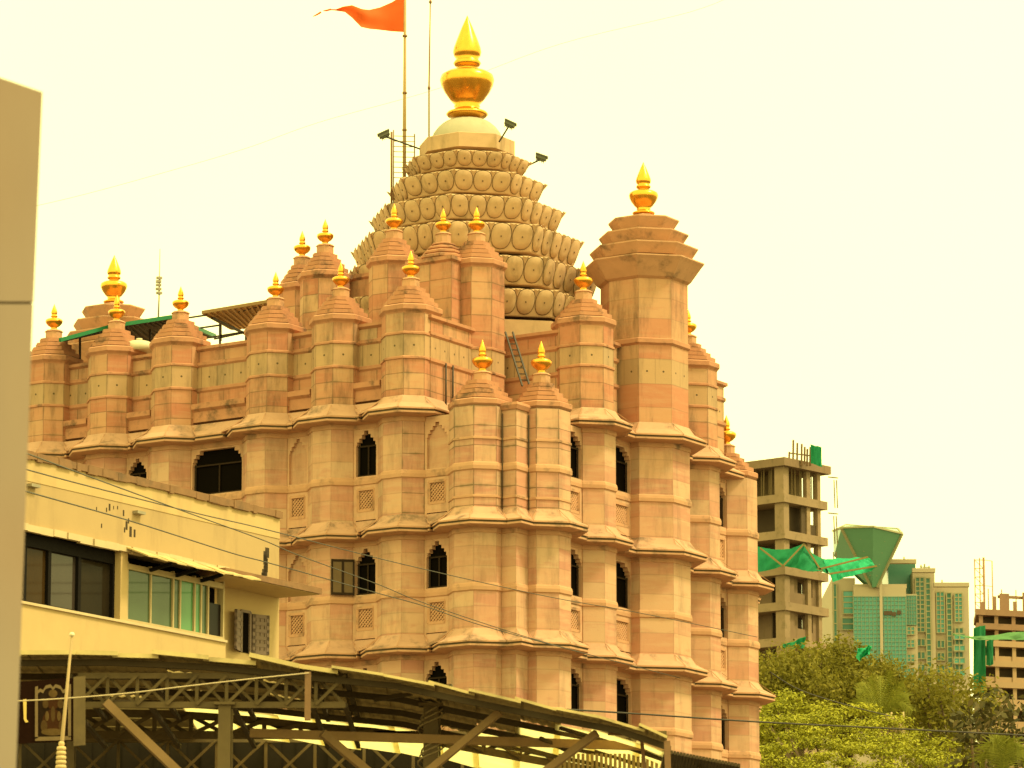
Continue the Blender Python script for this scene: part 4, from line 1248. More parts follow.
mb.loft([pring(foot, Vector((foot.x - .3, YP, 0))), pring(br0, Vector((br0.x - .3, YP, br0.z))), pring(sm2, Vector((sm2.x - .25, YP, sm2.z)))], 0)
mb.build('lower_block', gp, pl)
mb = MB(); s3 = at(33.5, 301.5, YP)
mb.loft([pring(s3, Vector((s3.x - .25, YP, s3.z))), pring(tr0, Vector((tl0.x, YP, tl0.z)))], 0); mb.build('upper_block', gp, pl)
mb = MB(); a_ = Vector((s3.x - .012, YP + .01, sm2.z - .002)); mb.loft([pring(a_, Vector((a_.x - .25, YP + .01, a_.z))), pring(a_ + Vector((0, 0, .016)), Vector((a_.x - .25, YP + .01, a_.z + .016)))], 0)
mb.build('joint', M['joint'], pl)

# ================================================================== overhead cables
CBL = plain('black_cable', (0.035, 0.027, 0.02), .6)
CBP = plain('pale_dusty_cable', (0.42, 0.33, 0.2), .7)
def cable(pts, Y0, Y1, r_, label, mat=CBL):
    P = []
    n_ = len(pts)
    x0, x1 = pts[0][0], pts[-1][0]
    # smooth the hand-read points with a Catmull-Rom curve
    for i in range(n_ - 1):
        p0, p1, p2, p3 = pts[max(0, i - 1)], pts[i], pts[i + 1], pts[min(n_ - 1, i + 2)]
        for k in range(6):
            t = k / 6
            f = lambda a, b, c, d: .5 * (2 * b + (c - a) * t + (2 * a - 5 * b + 4 * c - d) * t * t + (3 * b - a - 3 * c + d) * t ** 3)
            P.append((f(p0[0], p1[0], p2[0], p3[0]), f(p0[1], p1[1], p2[1], p3[1])))
    P.append(pts[-1])
    mb = MB(); mb.tube([at(x, y, Y0 + (Y1 - Y0) * (x - x0) / (x1 - x0)) for x, y in P], r_, 5)
    tag(mb.build('overhead_cable', mat), label, 'cable', 'cables strung across the street')
cable([(-60, 441), (28, 470), (183, 510), (260, 528), (377, 558), (471, 580), (560, 599), (640, 613), (757, 637)], 55, 143, .011, 'highest of the thin cables running from the yellow house across the temple front')
cable([(-60, 420), (28, 454), (183, 511), (260, 539), (298, 555), (377, 584), (424, 603), (530, 638), (640, 668)], 50, 135, .011, 'cable crossing the yellow house coping and sagging below the highest cable on the temple')
cable([(-60, 467), (28, 492), (127, 520), (228, 552), (269, 563), (377, 593), (424, 606), (477, 624), (560, 647), (680, 678)], 55, 137, .012, 'lowest cable over the yellow house, crossing below the carved lattices of the temple')
cable([(560, 709), (640, 714), (760, 722), (880, 728), (1060, 737)], 100, 112, .02, 'dark cable running level across the bright green tree at lower right')
cable([(-40, 703), (40, 700), (120, 694), (180, 687), (250, 679), (309, 673)], 50.5, 51.9, .008, 'pale wire stretched in front of the signboard under the shed', CBP)
cable([(-40, 222), (70, 198), (180, 168), (250, 147), (320, 122), (440, 88), (560, 44), (690, 12), (740, -8)], 170, 200, .007, 'faint thin wire rising across the pale sky behind the spire', CBP)
cable([(770, 672), (800, 690), (850, 706), (890, 716)], 150, 158, .02, 'short slack cable in front of the olive tree beside the temple')

# ================================================================== far buildings
CONC = plain('raw_concrete', (0.21, 0.138, 0.082), .92, var=.3, scale=.5, dirt=.75, dirtcol=(0.12, 0.085, 0.045), streak=True, bmp=0)
CONL = plain('pale_raw_concrete', (0.27, 0.185, 0.11), .92, var=.25, scale=.5, dirt=.65, dirtcol=(0.16, 0.115, 0.06), bmp=0)
SHADE = plain('shaded_block_infill', (0.085, 0.058, 0.034), .95, var=.3, scale=.4, bmp=0)  # dark tone paints the shade inside the open floors
def net_mat(name, c, tr=.5):
    m, nt, b = newmat(name)
    n = noise(nt, .8, 4)
    col = mixc(nt, n, tuple(q * .75 for q in c), tuple(min(1, q * 1.25) for q in c))
    nt.links.new(col, b.inputs['Base Color']); b.inputs['Roughness'].default_value = .8
    t = N(nt, 'ShaderNodeBsdfTranslucent'); nt.links.new(col, t.inputs['Color'])
    mx = N(nt, 'ShaderNodeMixShader'); mx.inputs[0].default_value = tr
    out = [q for q in nt.nodes if q.type == 'OUTPUT_MATERIAL'][0]
    nt.links.new(b.outputs[0], mx.inputs[1]); nt.links.new(t.outputs[0], mx.inputs[2]); nt.links.new(mx.outputs[0], out.inputs[0])
    return m
NET = net_mat('green_safety_net', (0.012, 0.30, 0.13)); NETL = net_mat('bright_green_net', (0.03, 0.52, 0.27)); NETD = net_mat('dark_green_sheet', (0.01, 0.20, 0.075), .3)
class Frame:
    def __init__(s, x, Y, aL, aR):
        p = at(x, 1000, Y); s.o = Vector((p.x, p.y))
        s.U = Vector((-math.cos(R(aL)), math.sin(R(aL)))); s.V = Vector((math.cos(R(aR)), math.sin(R(aR)))); s.Y = Y
    def p(s, a, b, z): q = s.U * a + s.V * b; return Vector((q.x, q.y, z))
    def box(s, mb, a0, a1, b0, b1, z0, z1, m=0):
        P = [s.p(*q) for q in ((a0, b0, z0), (a0, b0, z1), (a0, b1, z0), (a0, b1, z1), (a1, b0, z0), (a1, b0, z1), (a1, b1, z0), (a1, b1, z1))]
        i = len(mb.v); mb.v.extend(tuple(q) for q in P)
        for q in ((0, 1, 3, 2), (4, 6, 7, 5), (0, 4, 5, 1), (2, 3, 7, 6), (0, 2, 6, 4), (1, 5, 7, 3)): mb.facei([i + k for k in q], m)
    def z(s, y): return at(790, y, s.Y).z
# --- unfinished concrete block right of the temple
fr_ = Frame(789, 385, 40, 50)
cb = empty('unfinished_building', (fr_.o.x, fr_.o.y, 0), 'unfinished raw concrete building with open floors and a green net, just right of the temple', 'building')
LV = [462, 498, 534.5, 570.5, 606, 641.5, 677, 712, 748, 784]
zz_ = [fr_.z(y) for y in LV] + [0.0]
A1, B1 = 16.0, 5.65
for k in range(len(LV)):
    zt = zz_[k]; zn = zz_[k + 1] if k + 1 < len(zz_) else 0
    mb = MB(); ov = .45 if k == 0 else .25
    fr_.box(mb, -ov, A1, -ov, B1 + (.3 if k != 0 else .6), zt - .36, zt + .34)
    mb.build('floor_slab', CONL if k else CONC, cb)
    if k + 1 < len(zz_):
        mb = MB(); top, bot = zt - .35, zn + .33
        if k == len(LV) - 1: bot = 0
        for (a, b, wa, wb) in ((0, 0, .95, .75), (0, 3.3, .35, .5), (0, 4.85, .5, .45), (4.6, 0, .6, .5), (9.5, 0, .6, .5), (4.6, 4.6, .5, .5), (9.5, 4.6, .5, .5)):
            mb = MB(); fr_.box(mb, a, a + wa, b, b + wb, bot, top, 0); mb.build('column', CONL, cb)
        mb = MB()
        if k == 0:                               # formwork props
            fr_.box(mb, 2.2, A1, 2.8, 3.0, bot, top); fr_.box(mb, 2.0, 2.2, 1.0, 5.2, bot, top)
            for q in range(18):
                a = 1.1 + q * .42; p = fr_.p(a, .25 + random.uniform(0, .4), 0); mb.beam((p.x, p.y, bot), (p.x + random.uniform(-.1, .1), p.y, top), .09)
            for q in range(12):
                b = .9 + q * .36; p = fr_.p(.25 + random.uniform(0, .5), b, 0); mb.beam((p.x, p.y, bot), (p.x, p.y, top), .09)
            mb.build('formwork_prop', plain('timber_prop', (0.16, 0.11, 0.05), .9, bmp=0), cb)
        elif k in (1, 2):
            fr_.box(mb, 1.4, A1, 2.4, 2.6, bot, top, 0); fr_.box(mb, 1.2, 1.4, 1.5, 5.2, bot, top, 0); fr_.box(mb, .15, .3, 2.7, 3.3, bot, top, 0); fr_.box(mb, .2, .35, 3.7, 5.2, bot, bot + 1.0, 0)
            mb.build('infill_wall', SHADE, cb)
        else:
            fr_.box(mb, 1.5, A1, 1.8, 2.0, bot, top, 0)
            fr_.box(mb, .25, .4, .75, 1.7, bot, top, 0); fr_.box(mb, .25, .4, 1.7, 3.3, bot, bot + 1.0, 0); fr_.box(mb, .5, .65, 1.7, 2.5, bot + 1, top, 0)
            fr_.box(mb, .25, .4, 3.8, 4.9, bot, bot + .8, 0); fr_.box(mb, .25, .4, 4.3, 4.9, bot + .8, top, 0); fr_.box(mb, .9, 1.0, 3.8, 4.4, bot, top, 0)
            mb.build('infill_wall', CONC, cb)
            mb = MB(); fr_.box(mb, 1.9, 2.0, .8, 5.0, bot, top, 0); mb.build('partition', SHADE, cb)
def local(ob, P): return Vector(P) - Vector(ob.location)
mb = MB()
for x, y0, y1 in ((793, 466, 440), (797, 464, 443), (801.5, 466, 444), (804.5, 464, 447), (807, 466, 449), (810, 466, 447), (789, 464, 452)):
    mb.beam(local(cb, at(x, y0, 386)), local(cb, at(x + .3, y1, 386)), .16)
mb.beam(local(cb, at(789, 453, 386)), local(cb, at(812, 456, 386)), .1)
mb.build('starter_bar', plain('rusty_bars', (0.15, 0.085, 0.04), .9, bmp=0), cb)
mb = MB()
for x in (834, 836.5):
    for k in range(3): mb.beam(local(cb, at(x - k * .3, 480 + k * 36, 388)), local(cb, at(x + 1.0, 508 + k * 36, 388)), .09)
for y in (478, 514): mb.beam(local(cb, at(828, y - 1, 388)), local(cb, at(838, y, 388)), .09)
mb.build('scaffold_pole', bpy.data.materials['timber_prop'], cb)
def sheet(name, rows, mat, label, cat, group=None, sub=6, ruff=.1, th=.05):
    """cloth through rows of (x, y, Y) photo points: ruffled, with a little thickness"""
    mb = MB(); n_ = len(rows[0]); G = []
    for row in rows:
        line = []
        for i in range(n_ - 1):
            for k in range(sub):
                t = k / sub; a, b = row[i], row[i + 1]; line.append(at(*[a[q] * (1 - t) + b[q] * t for q in range(3)]))
        line.append(at(*row[-1])); G.append(line)
    GG = []
    for r in range(len(G) - 1):
        for k in range(sub):
            t = k / sub; GG.append([a.lerp(b, t) for a, b in zip(G[r], G[r + 1])])
    GG.append(G[-1])
    W = len(GG[0])
    for r, row in enumerate(GG):
        for c in range(W):
            row[c] = row[c] + Vector((0, ruff * (math.sin(c * .9 + r * .5) + .6 * math.sin(c * 2.1 - r)), ruff * .06 * math.sin(c * 1.3)))
    for o_ in (0, th):
        base = len(mb.v)
        for row in GG: mb.v.extend((p.x, p.y + o_, p.z) for p in row)
        for r in range(len(GG) - 1):
            for c in range(W - 1):
                q = [base + r * W + c, base + r * W + c + 1, base + (r + 1) * W + c + 1, base + (r + 1) * W + c]
                mb.facei(q[::-1] if o_ == 0 else q, 0, True)
    o = mb.build(name, mat); tag(o, label, cat, group)
    return o
sheet('safety_net', [[(756, 546, 383), (772, 549.5, 382.5), (790, 549, 381.5), (804, 543.5, 380.5)], [(756, 558, 382.5), (772, 558, 382), (788, 558, 381), (803, 557, 380)], [(756, 572, 382), (766, 571, 382), (783, 566, 381), (796, 568, 380)]], NET, 'dark green safety net draped round the corner of the unfinished building beside the temple', 'safety net', 'green nets on building sites')
sheet('safety_net', [[(804, 543.5, 380.5), (812, 553, 381), (822, 558.5, 382), (830, 560, 383)], [(800, 556, 380), (812, 562, 380), (822, 565, 381), (828, 567, 382)], [(796, 568, 380), (808, 571.5, 379.5), (820, 571, 380), (829, 574, 381)]], NET, 'green net peak hung between two bamboo poles, right half of the draped net', 'safety net', 'green nets on building sites')
sheet('safety_net', [[(823, 559, 382), (840, 558.5, 383), (858, 557.5, 384), (869, 558, 385)], [(826, 567, 381), (842, 565, 382), (860, 562.5, 383.5), (876, 566.5, 385)], [(833, 582, 381), (845, 577.5, 382), (860, 574, 383), (871, 571, 385)]], NETL, 'bright folded green net jutting out to the right of the unfinished building', 'safety net', 'green nets on building sites', 6, .22)
sheet('safety_net', [[(810.5, 444, 385), (816, 446, 385), (821.5, 447, 385)], [(811, 463, 385), (816, 465, 385), (822, 467, 385)]], NET, 'small upright green net on top of the unfinished building', 'safety net', 'green nets on building sites', 4, .12)
sheet('safety_net', [[(783, 644, 300), (795, 641, 300), (806, 636, 300)], [(782, 649, 300), (795, 649, 300), (805, 648, 300)]], NET, 'green net scrap showing above the olive tree below the unfinished building', 'safety net', 'green nets on building sites', 4, .3)
mb = MB()
for a, b in (((760, 548), (783, 566)), ((783, 566), (804, 544)), ((804, 544), (822, 572)), ((812, 571), (868, 557)), ((829, 574), (877, 566))):
    mb.beam(at(*a, 380.2), at(*b, 380.2), .14)
for i_ in range(0): pass
tag(mb.build('bamboo_poles', plain('bamboo_brown', (0.22, 0.16, 0.06), .9, bmp=0)), 'zigzag bamboo poles carrying the green nets of the unfinished building', 'poles')

# --- green glass office block
TEAL = None
def glazing(name, c1, c2, sx=1.0, sz=1.0):
    m, nt, b = newmat(name)
    n = noise(nt, .09, 4, (1, 1, .8)); n2 = noise(nt, .35, 3)
    nt.links.new(mixc(nt, n2, mixc(nt, n, c1, c2), c1), b.inputs['Base Color'])
    b.inputs['Roughness'].default_value = .25; b.inputs['Specular IOR Level'].default_value = .35
    return m
TG = glazing('teal_curtain_glass', (0.05, 0.25, 0.22), (0.13, 0.37, 0.34)); TG2 = glazing('deep_teal_glass', (0.03, 0.13, 0.09), (0.06, 0.19, 0.14)); TG3 = glazing('green_canopy_glass', (0.11, 0.27, 0.17), (0.16, 0.33, 0.21))
CREAM = plain('cream_cladding', (0.39, 0.315, 0.215), .8, var=.08, scale=.2, bmp=0)
MUL = plain('pale_mullion', (0.30, 0.28, 0.16), .7, bmp=0); MUT = plain('teal_mullion', (0.15, 0.23, 0.16), .7, bmp=0)
YO = 560.0
ob = empty('office_building', at(880, 1000, YO), 'cream and teal glass office block with an inverted glass prism on top', 'building')
ob.location.z = 0; OL = Vector(ob.location)
def P_(x, y, Y): return at(x, y, Y) - OL
def block(name, x0, x1, yt, Y, dep, mat, parent=ob):
    a, b = P_(x0, yt, Y), P_(x1, yt, Y)
    mb = MB(); zt = a.z
    mb.loft([[(a.x, a.y, 0), (b.x, b.y, 0), (b.x, b.y + dep, 0), (a.x, a.y + dep, 0)], [(a.x, a.y, zt), (b.x, b.y, zt), (b.x, b.y + dep, zt), (a.x, a.y + dep, zt)]])
    return mb.build(name, mat, parent)
def pane_(x0, x1, y0, y1, Y, mat, nx=1, nz=1, parent=ob, rec=.25, mw=.13, name='window'):
    """glazed panel with mullions, standing just proud of the wall behind it"""
    a, b = P_(x0, y1, Y - .12), P_(x1, y0, Y - .12)
    mb = MB(); mb.box(((a.x + b.x) / 2, a.y, (a.z + b.z) / 2), (b.x - a.x, .2, b.z - a.z))
    w = mb.build(name, mat, parent)
    mb = MB()
    for k in range(nx + 1):
        x = a.x + (b.x - a.x) * k / nx; mb.box((x, a.y - .13, (a.z + b.z) / 2), (mw, .16, b.z - a.z + mw))
    for k in range(nz + 1):
        z = a.z + (b.z - a.z) * k / nz; mb.box(((a.x + b.x) / 2, a.y - .12, z), (b.x - a.x, .12, mw))
    mb.build('frame', MUT if mw < .1 else MUL, w)
    return w
block('wall', 832, 855, 578, YO + 2, 26, CREAM); pane_(843, 853, 591, 614, YO + 2, TG, 1, 4); pane_(842, 853.5, 618, 630, YO + 2, TG2, 1, 2)
pane_(834.5, 836.5, 584, 690, YO + 2, TG2, 1, 8)
block('wall', 854, 906, 587, YO, 26, CREAM)
pane_(855, 880.3, 597, 720, YO, TG, 7, 30, mw=.09); pane_(881.7, 905.5, 597, 720, YO, TG, 7, 30, mw=.09)
mb = MB(); a = P_(881, 600, YO - .35); mb.box((a.x, a.y, a.z - 8), (.35, .3, 28)); mb.build('pilaster', CREAM, ob)
mb = MB()
for x, y in ((886, 613), (890, 613), (894, 614), (899, 612.5)): q = P_(x, y, YO - .4); mb.box((q.x, q.y, q.z), (.5, .05, .5))
mb.build('open_vent', SHADE, ob)
block('dark_wing', 888, 915.5, 562, YO + 6, 16, TG2)
block('wall', 905.5, 917, 594, YO + 1, 22, CREAM); pane_(906.5, 916, 596, 625, YO + 1, TG, 4, 8, mw=.09)
for y in (627, 640, 654.5, 668.5, 682): pane_(907, 914.5, y, y + 7.5, YO + 1, TG, 2, 2)
block('wall', 912.5, 934.5, 571, YO + 3, 20, CREAM); pane_(916.2, 924, 577.5, 632, YO + 3, TG2, 2, 12); pane_(927.2, 930, 578, 690, YO + 3, TG2, 1, 20)
for y in (639, 652, 664.5, 677): pane_(917, 925, y, y + 7, YO + 3, TG2, 2, 1)
block('wall', 934, 968.5, 585.5, YO + 5, 22, CREAM); pane_(936.8, 944, 592, 633, YO + 5, TG, 2, 9); pane_(948, 951.2, 593, 690, YO + 5, TG2, 1, 18); pane_(955, 962, 593.5, 622, YO + 5, TG, 2, 7)
for y in (640.5, 653, 665.5, 678): pane_(937, 944.5, y, y + 7.5, YO + 5, TG2, 2, 1)
for y in (634, 645.5, 658, 670.5): pane_(954, 965, y, y + 5.5, YO + 4.2, TG, 2, 1, name='balcony'); pane_(955, 963, y - 6, y - .5, YO + 5, TG2, 2, 1)
mb = MB()
for x, y0, y1, w_ in ((912.5, 575, 569, .6), (934.3, 590, 583.5, .6)): q = P_(x, y0, YO + 3); 
for x0, x1, y in ((912, 935, 570.6), (933.6, 969, 585), (853.6, 906.4, 586.6), (887.5, 916, 561.6)):
    a, b = P_(x0, y, YO + 1), P_(x1, y, YO + 1); mb.beam(a, b, .9, .5)
mb.build('parapet', CREAM, ob)
# inverted glass prism
tp_ = [P_(833, 531, YO + 1), P_(841.5, 527.6, YO - 5), P_(873, 526.6, YO - 7), P_(902, 533.5, YO - 3), P_(898, 529, YO + 14), P_(846, 525, YO + 14)]
tip = [P_(834, 556, YO + 3), P_(871.5, 587, YO - .5), P_(872.5, 587.5, YO - .8), P_(877, 587, YO - .5), P_(879, 587, YO + 8), P_(866, 587, YO + 8)]
mb = MB(); mb.loft([tip, tp_]); pr = mb.build('glass_prism', TG3, ob)
mb = MB()
for i in range(6):
    mb.beam(tp_[i], tp_[(i + 1) % 6], .22)
    if i in (1, 3): mb.beam(tip[i], tp_[i], .32)
for k in range(1, 5):
    mb.beam(tip[2].lerp(tp_[2], k / 5) * .5 + tip[1].lerp(tp_[1], k / 5) * .5, tip[2].lerp(tp_[2], k / 5) * .5 + tip[3].lerp(tp_[3], k / 5) * .5, .06)
mb.build('prism_rib', MUL, pr)
mb = MB()
for (x, y0, y1) in ((921, 571, 565), (924.5, 571, 564), (929, 571, 566), (942, 585, 580), (904, 562, 557)): mb.beam(P_(x, y0, YO + 8), P_(x, y1, YO + 8), .18)
mb.beam(P_(920, 567, YO + 8), P_(930, 567.5, YO + 8), .12); mb.build('roof_aerial', MUL, ob)
# --- second building site at the right edge
rf = Frame(986, 430, 94, 20)
rb = empty('brick_frame_building', (rf.o.x, rf.o.y, 0), 'half built reddish brown frame building with ragged top at the right edge', 'building')
RBM = plain('reddish_concrete', (0.25, 0.145, 0.085), .92, var=.25, scale=.5, dirt=.4, dirtcol=(0.13, 0.08, 0.045), bmp=0); RBP = plain('pinkish_plaster', (0.36, 0.235, 0.135), .92, var=.15, scale=.5, bmp=0)
def rz(y): return at(990, y, 430).z
ly = [612, 626, 643, 663, 684, 706, 728, 750, 772]
for k, y in enumerate(ly):
    mb = MB(); rf.box(mb, -.2, 8, -.3, 9, rz(y) - .28, rz(y) + .28); mb.build('floor_slab', RBM if k < 2 else RBP, rb)
    zb = rz(ly[k + 1]) if k + 1 < len(ly) else 0
    mb = MB()
    for b in (0, 1.6, 3.4, 4.9, 6.6, 8.2): mb = MB(); rf.box(mb, 0, .4, b, b + .4, zb + .27, rz(y) - .27); mb.build('column', RBP if k >= 2 else RBM, rb)
    mb = MB(); rf.box(mb, 1.2, 8, .3, 9, zb, rz(y) - .27); mb.build('infill_wall', SHADE, rb)
    if k >= 2:
        mb = MB(); rf.box(mb, .1, .3, .4, 9, zb + .27, zb + .75); mb.build('parapet', RBP, rb)
mb = MB()
for b, h, w_ in ((0.2, 1.0, .5), (1.5, 1.6, .35), (2.2, 1.9, 1.0), (3.6, 1.2, .4), (4.6, 2.1, .5), (5.6, 1.6, 1.2), (7.2, 2.2, .5), (8.0, 1.4, .8)): mb = MB(); rf.box(mb, .2, .7, b, b + w_, rz(612), rz(612) + h); mb.build('column_stub', RBM, rb)
for b in (1.0, 2.4, 3.9, 5.2, 6.9, 8.4): mb = MB(); rf.box(mb, 1.0, 1.1, b, b + .1, rz(612), rz(612) + 2.4); mb.build('starter_bar', rust, rb)
mb = MB(); rf.box(mb, .4, .7, 2.0, 9, rz(612) + 1.5, rz(612) + 1.75); mb.build('beam', RBM, rb)
sheet('safety_net', [[(973.5, 628, 425), (979, 626.5, 425), (985.5, 625, 425)], [(973.5, 692, 425), (979, 693, 425), (985.5, 692, 425)]], NETD, 'tall dark green sheet hanging beside the reddish building at the right edge', 'safety net', 'green nets on building sites', 5, .15)
sheet('safety_net', [[(986.5, 641, 427), (990, 640, 427), (993.5, 640, 427)], [(986.5, 665, 427), (990, 666, 427), (993.5, 664, 427)]], NETD, 'short green sheet on the left corner of the reddish building at the right edge', 'safety net', 'green nets on building sites', 4, .15)
sheet('safety_net', [[(953, 633.5, 426), (975, 637, 424), (1000, 634, 424), (1040, 630, 424)], [(953, 635, 425.5), (975, 639.5, 423), (1000, 640, 423), (1040, 639, 423)]], net_mat('pale_green_net', (0.16, 0.36, 0.14)), 'pale green net strip strung along a floor of the reddish building', 'safety net', 'green nets on building sites', 5, .3)
ht = empty('hoist_tower', at(980, 1000, 440), 'slender lattice hoist tower between the office block and the reddish building', 'hoist tower')
ht.location.z = 0; HL = Vector(ht.location)
mb = MB()
for x, y in ((974.5, 559), (979.5, 558), (983.5, 557.5), (992, 561)):
    p = at(x, y, 440) - HL; mb.beam((p.x, p.y, 0), p, .10 if x != 983.5 else .2)
mb.build('mast_leg', plain('hazed_red_mast', (0.36, 0.2, 0.12), .8, bmp=0), ht)  # paleness paints distance haze into the mast colour
mb = MB()
for k in range(16):
    y = 560 + k * 8.5; a, b = at(974.5, y, 440) - HL, at(983.5, y, 440) - HL; mb.beam(a, b, .07); mb.beam(a, at(983.5, y + 8.5, 440) - HL, .05)
    if k % 3 == 0: mb.beam(b, at(992, y + 1, 440) - HL, .05)
mb.build('lattice', plain('hazed_lattice', (0.40, 0.3, 0.17), .8, bmp=0), ht)  # pale for the same painted haze

# ================================================================== trees
def leaf_mat(name, stops, trans=.35):
    m, nt, b = newmat(name)
    vc = N(nt, 'ShaderNodeVertexColor', layer_name='tone'); sp_ = N(nt, 'ShaderNodeSeparateColor'); nt.links.new(vc.outputs['Color'], sp_.inputs[0])
    col = ramp(nt, sp_.outputs[0], stops)
    nt.links.new(col, b.inputs['Base Color']); b.inputs['Roughness'].default_value = .7; b.inputs['Specular IOR Level'].default_value = .12
    t = N(nt, 'ShaderNodeBsdfTranslucent'); nt.links.new(col, t.inputs['Color'])
    mx = N(nt, 'ShaderNodeMixShader'); mx.inputs[0].default_value = trans
    out = [q for q in nt.nodes if q.type == 'OUTPUT_MATERIAL'][0]
    nt.links.new(b.outputs[0], mx.inputs[1]); nt.links.new(t.outputs[0], mx.inputs[2]); nt.links.new(mx.outputs[0], out.inputs[0])
    return m
BARK = plain('brown_bark', (0.13, 0.085, 0.045), .95, var=.3, scale=4)
def leaf(mb, p, nrm, size, asp, tone):
    nrm = nrm.normalized()
    x = nrm.cross(Vector((random.uniform(-1, 1), random.uniform(-1, 1), random.uniform(-1, 1))))
    if x.length < 1e-3: return
    x.normalize(); y = nrm.cross(x)
    a, b = x * size * .5, y * size * .5 * asp
    mb.face([p - a, p - b * .9, p + a, p + b * .9], 0, uv=[(0, 0)] * 4, col=(tone, 0, 0, 1))
def tree(name, label, clumps, mat, base, leaf_size, n_leaf, up=.3, asp=.55, trunk_r=.35, group=None, cat='tree', shell=.55, limb_every=3):
    """clumps: (centre, rx, rz); leaves scattered through each clump, denser towards its skin"""
    r = empty(name, base, label, cat, group)
    L = Vector(base); mb = MB()
    for c, rx, rz_ in clumps:
        n_ = int(n_leaf * (rx / 1.2) ** 2)
        bias = random.uniform(-.15, .15)
        for _ in range(n_):
            d = Vector((random.gauss(0, 1), random.gauss(0, 1), random.gauss(0, 1))).normalized()
            q = random.random() ** shell
            p = Vector((d.x * rx * q, d.y * rx * q, d.z * rz_ * q)) * random.uniform(.8, 1.12)
            nr = d * .7 + Vector((random.uniform(-1, 1), random.uniform(-1, 1), random.uniform(-1, 1))) * .8 + Vector((0, 0, up))
            leaf(mb, c - L + p, nr, leaf_size * random.uniform(.6, 1.3), asp, min(1, max(0, random.gauss(.5 + bias, .2))))
    mb.build('crown', mat, r)
    cen = sum((c for c, _, _ in clumps), Vector()) / len(clumps)
    low = min(c.z - rz_ for c, _, rz_ in clumps)
    fork = Vector((cen.x, cen.y, max(L.z + 2, low - .5)))
    mb = MB(); mb.tube([(0, 0, 0), (fork - L) * .5 + Vector((.2, .1, 0)), fork - L], [trunk_r * 1.2, trunk_r, trunk_r * .7], 10)
    mb.build('trunk', BARK, r)
    mb = MB()
    for c, rx, rz_ in clumps[::limb_every]:
        mid = fork.lerp(c, .5) + Vector((random.uniform(-.4, .4), random.uniform(-.4, .4), -.3))
        mb.tube([fork - L - Vector((0, 0, .3)), mid - L, c - L], [trunk_r * .45, trunk_r * .25, .03], 6)
    mb.build('limb', BARK, r)
    return r
def base_at(x, Y): p = at(x, 800, Y); return Vector((p.x, Y, 0))
OLIVE = leaf_mat('olive_leaves', [(0, (0.085, 0.075, 0.010)), (.5, (0.175, 0.155, 0.018)), (1, (0.29, 0.24, 0.04))])
LIME = leaf_mat('lime_leaves', [(0, (0.14, 0.145, 0.012)), (.5, (0.29, 0.285, 0.022)), (1, (0.43, 0.40, 0.04))], .2)
DARKL = leaf_mat('dark_glossy_leaves', [(0, (0.035, 0.035, 0.012)), (.6, (0.08, 0.07, 0.022)), (1, (0.25, 0.19, 0.09))], .2)
PALMG = leaf_mat('palm_leaves', [(0, (0.10, 0.115, 0.012)), (1, (0.22, 0.22, 0.03))], .35)
random.seed(21)
def fill(xs, ytop, ybot, Y0, Y1, n_, r0, r1, flat):
    """clump centres under a crown outline ytop(x) given as photo points"""
    C = []
    def yt(x):
        for (xa, ya), (xb, yb_) in zip(ytop, ytop[1:]):
            if xa <= x <= xb: return ya + (yb_ - ya) * (x - xa) / (xb - xa)
        return ytop[-1][1]
    for k in range(n_):
        x = random.uniform(*xs); t = random.random(); r_ = random.uniform(r0, r1)
        Y = random.uniform(Y0, Y1)
        y = yt(x) + r_ * flat * 4600 / Y * .8 + t * max(2, ybot - yt(x))
        C.append((at(x, y, Y), r_, r_ * flat))
    return C
# olive trees beyond the bright tree
c1 = fill((757, 832), [(757, 654), (772, 646), (790, 642), (806, 634), (820, 627), (832, 630)], 716, 183, 189, 44, .9, 1.5, .8)
tree('olive_tree', 'dull olive tree right beside the temple edge, above the bright green tree', c1, OLIVE, base_at(800, 186), .21, 330, .2, .5, .35, 'olive trees behind the bright tree')
c2 = fill((826, 872), [(826, 631), (836, 628), (848, 630), (860, 638), (872, 654)], 712, 186, 192, 32, .8, 1.3, .8)
tree('olive_tree', 'olive tree before the green glass facade with a bright net scrap in it', c2, OLIVE, base_at(850, 189), .21, 330, .2, .5, .3, 'olive trees behind the bright tree')
c3 = fill((868, 908), [(868, 652), (878, 645), (886, 644), (894, 652), (908, 664)], 722, 188, 193, 24, .8, 1.3, .8)
tree('olive_tree', 'small olive tree directly behind the palm fronds', c3, OLIVE, base_at(886, 190), .21, 330, .2, .5, .3, 'olive trees behind the bright tree')
c4 = fill((908, 984), [(908, 680), (920, 662), (936, 653), (950, 652), (964, 658), (984, 680)], 758, 176, 182, 44, .8, 1.35, .75)
tree('olive_tree', 'loose olive tree below the cream windows, right of the palm', c4, OLIVE, base_at(945, 179), .22, 240, .2, .5, .3, 'olive trees behind the bright tree')
# bright layered tree in front
top2 = [(752, 696), (766, 694), (780, 690), (792, 694), (803, 703), (816, 700), (830, 705), (845, 706), (862, 708), (880, 706), (890, 712), (902, 722), (915, 732), (940, 738), (962, 746), (990, 766)]
c5 = []
def top_at(x): return next((ya + (yb_ - ya) * (x - xa) / (xb - xa) for (xa, ya), (xb, yb_) in zip(top2, top2[1:]) if xa <= x <= xb), 760)
for row in range(9):
    x = 750 + random.uniform(0, 14)
    while x < 985:
        r_ = random.uniform(.6, 1.05)
        y = top_at(x) + 5 + row * 13 + random.uniform(-5, 5)
        if y < 800: c5.append((at(x, y, 172 - row * 2.0 + random.uniform(-1.2, 1.2)), r_, r_ * random.uniform(.28, .42)))
        x += random.uniform(15, 34)
tree('spreading_tree', 'bright yellow green spreading tree with layered pads of fine leaves at lower right', c5, LIME, base_at(860, 166), .14, 900, .9, .55, .45, None, 'tree', .45, 5)
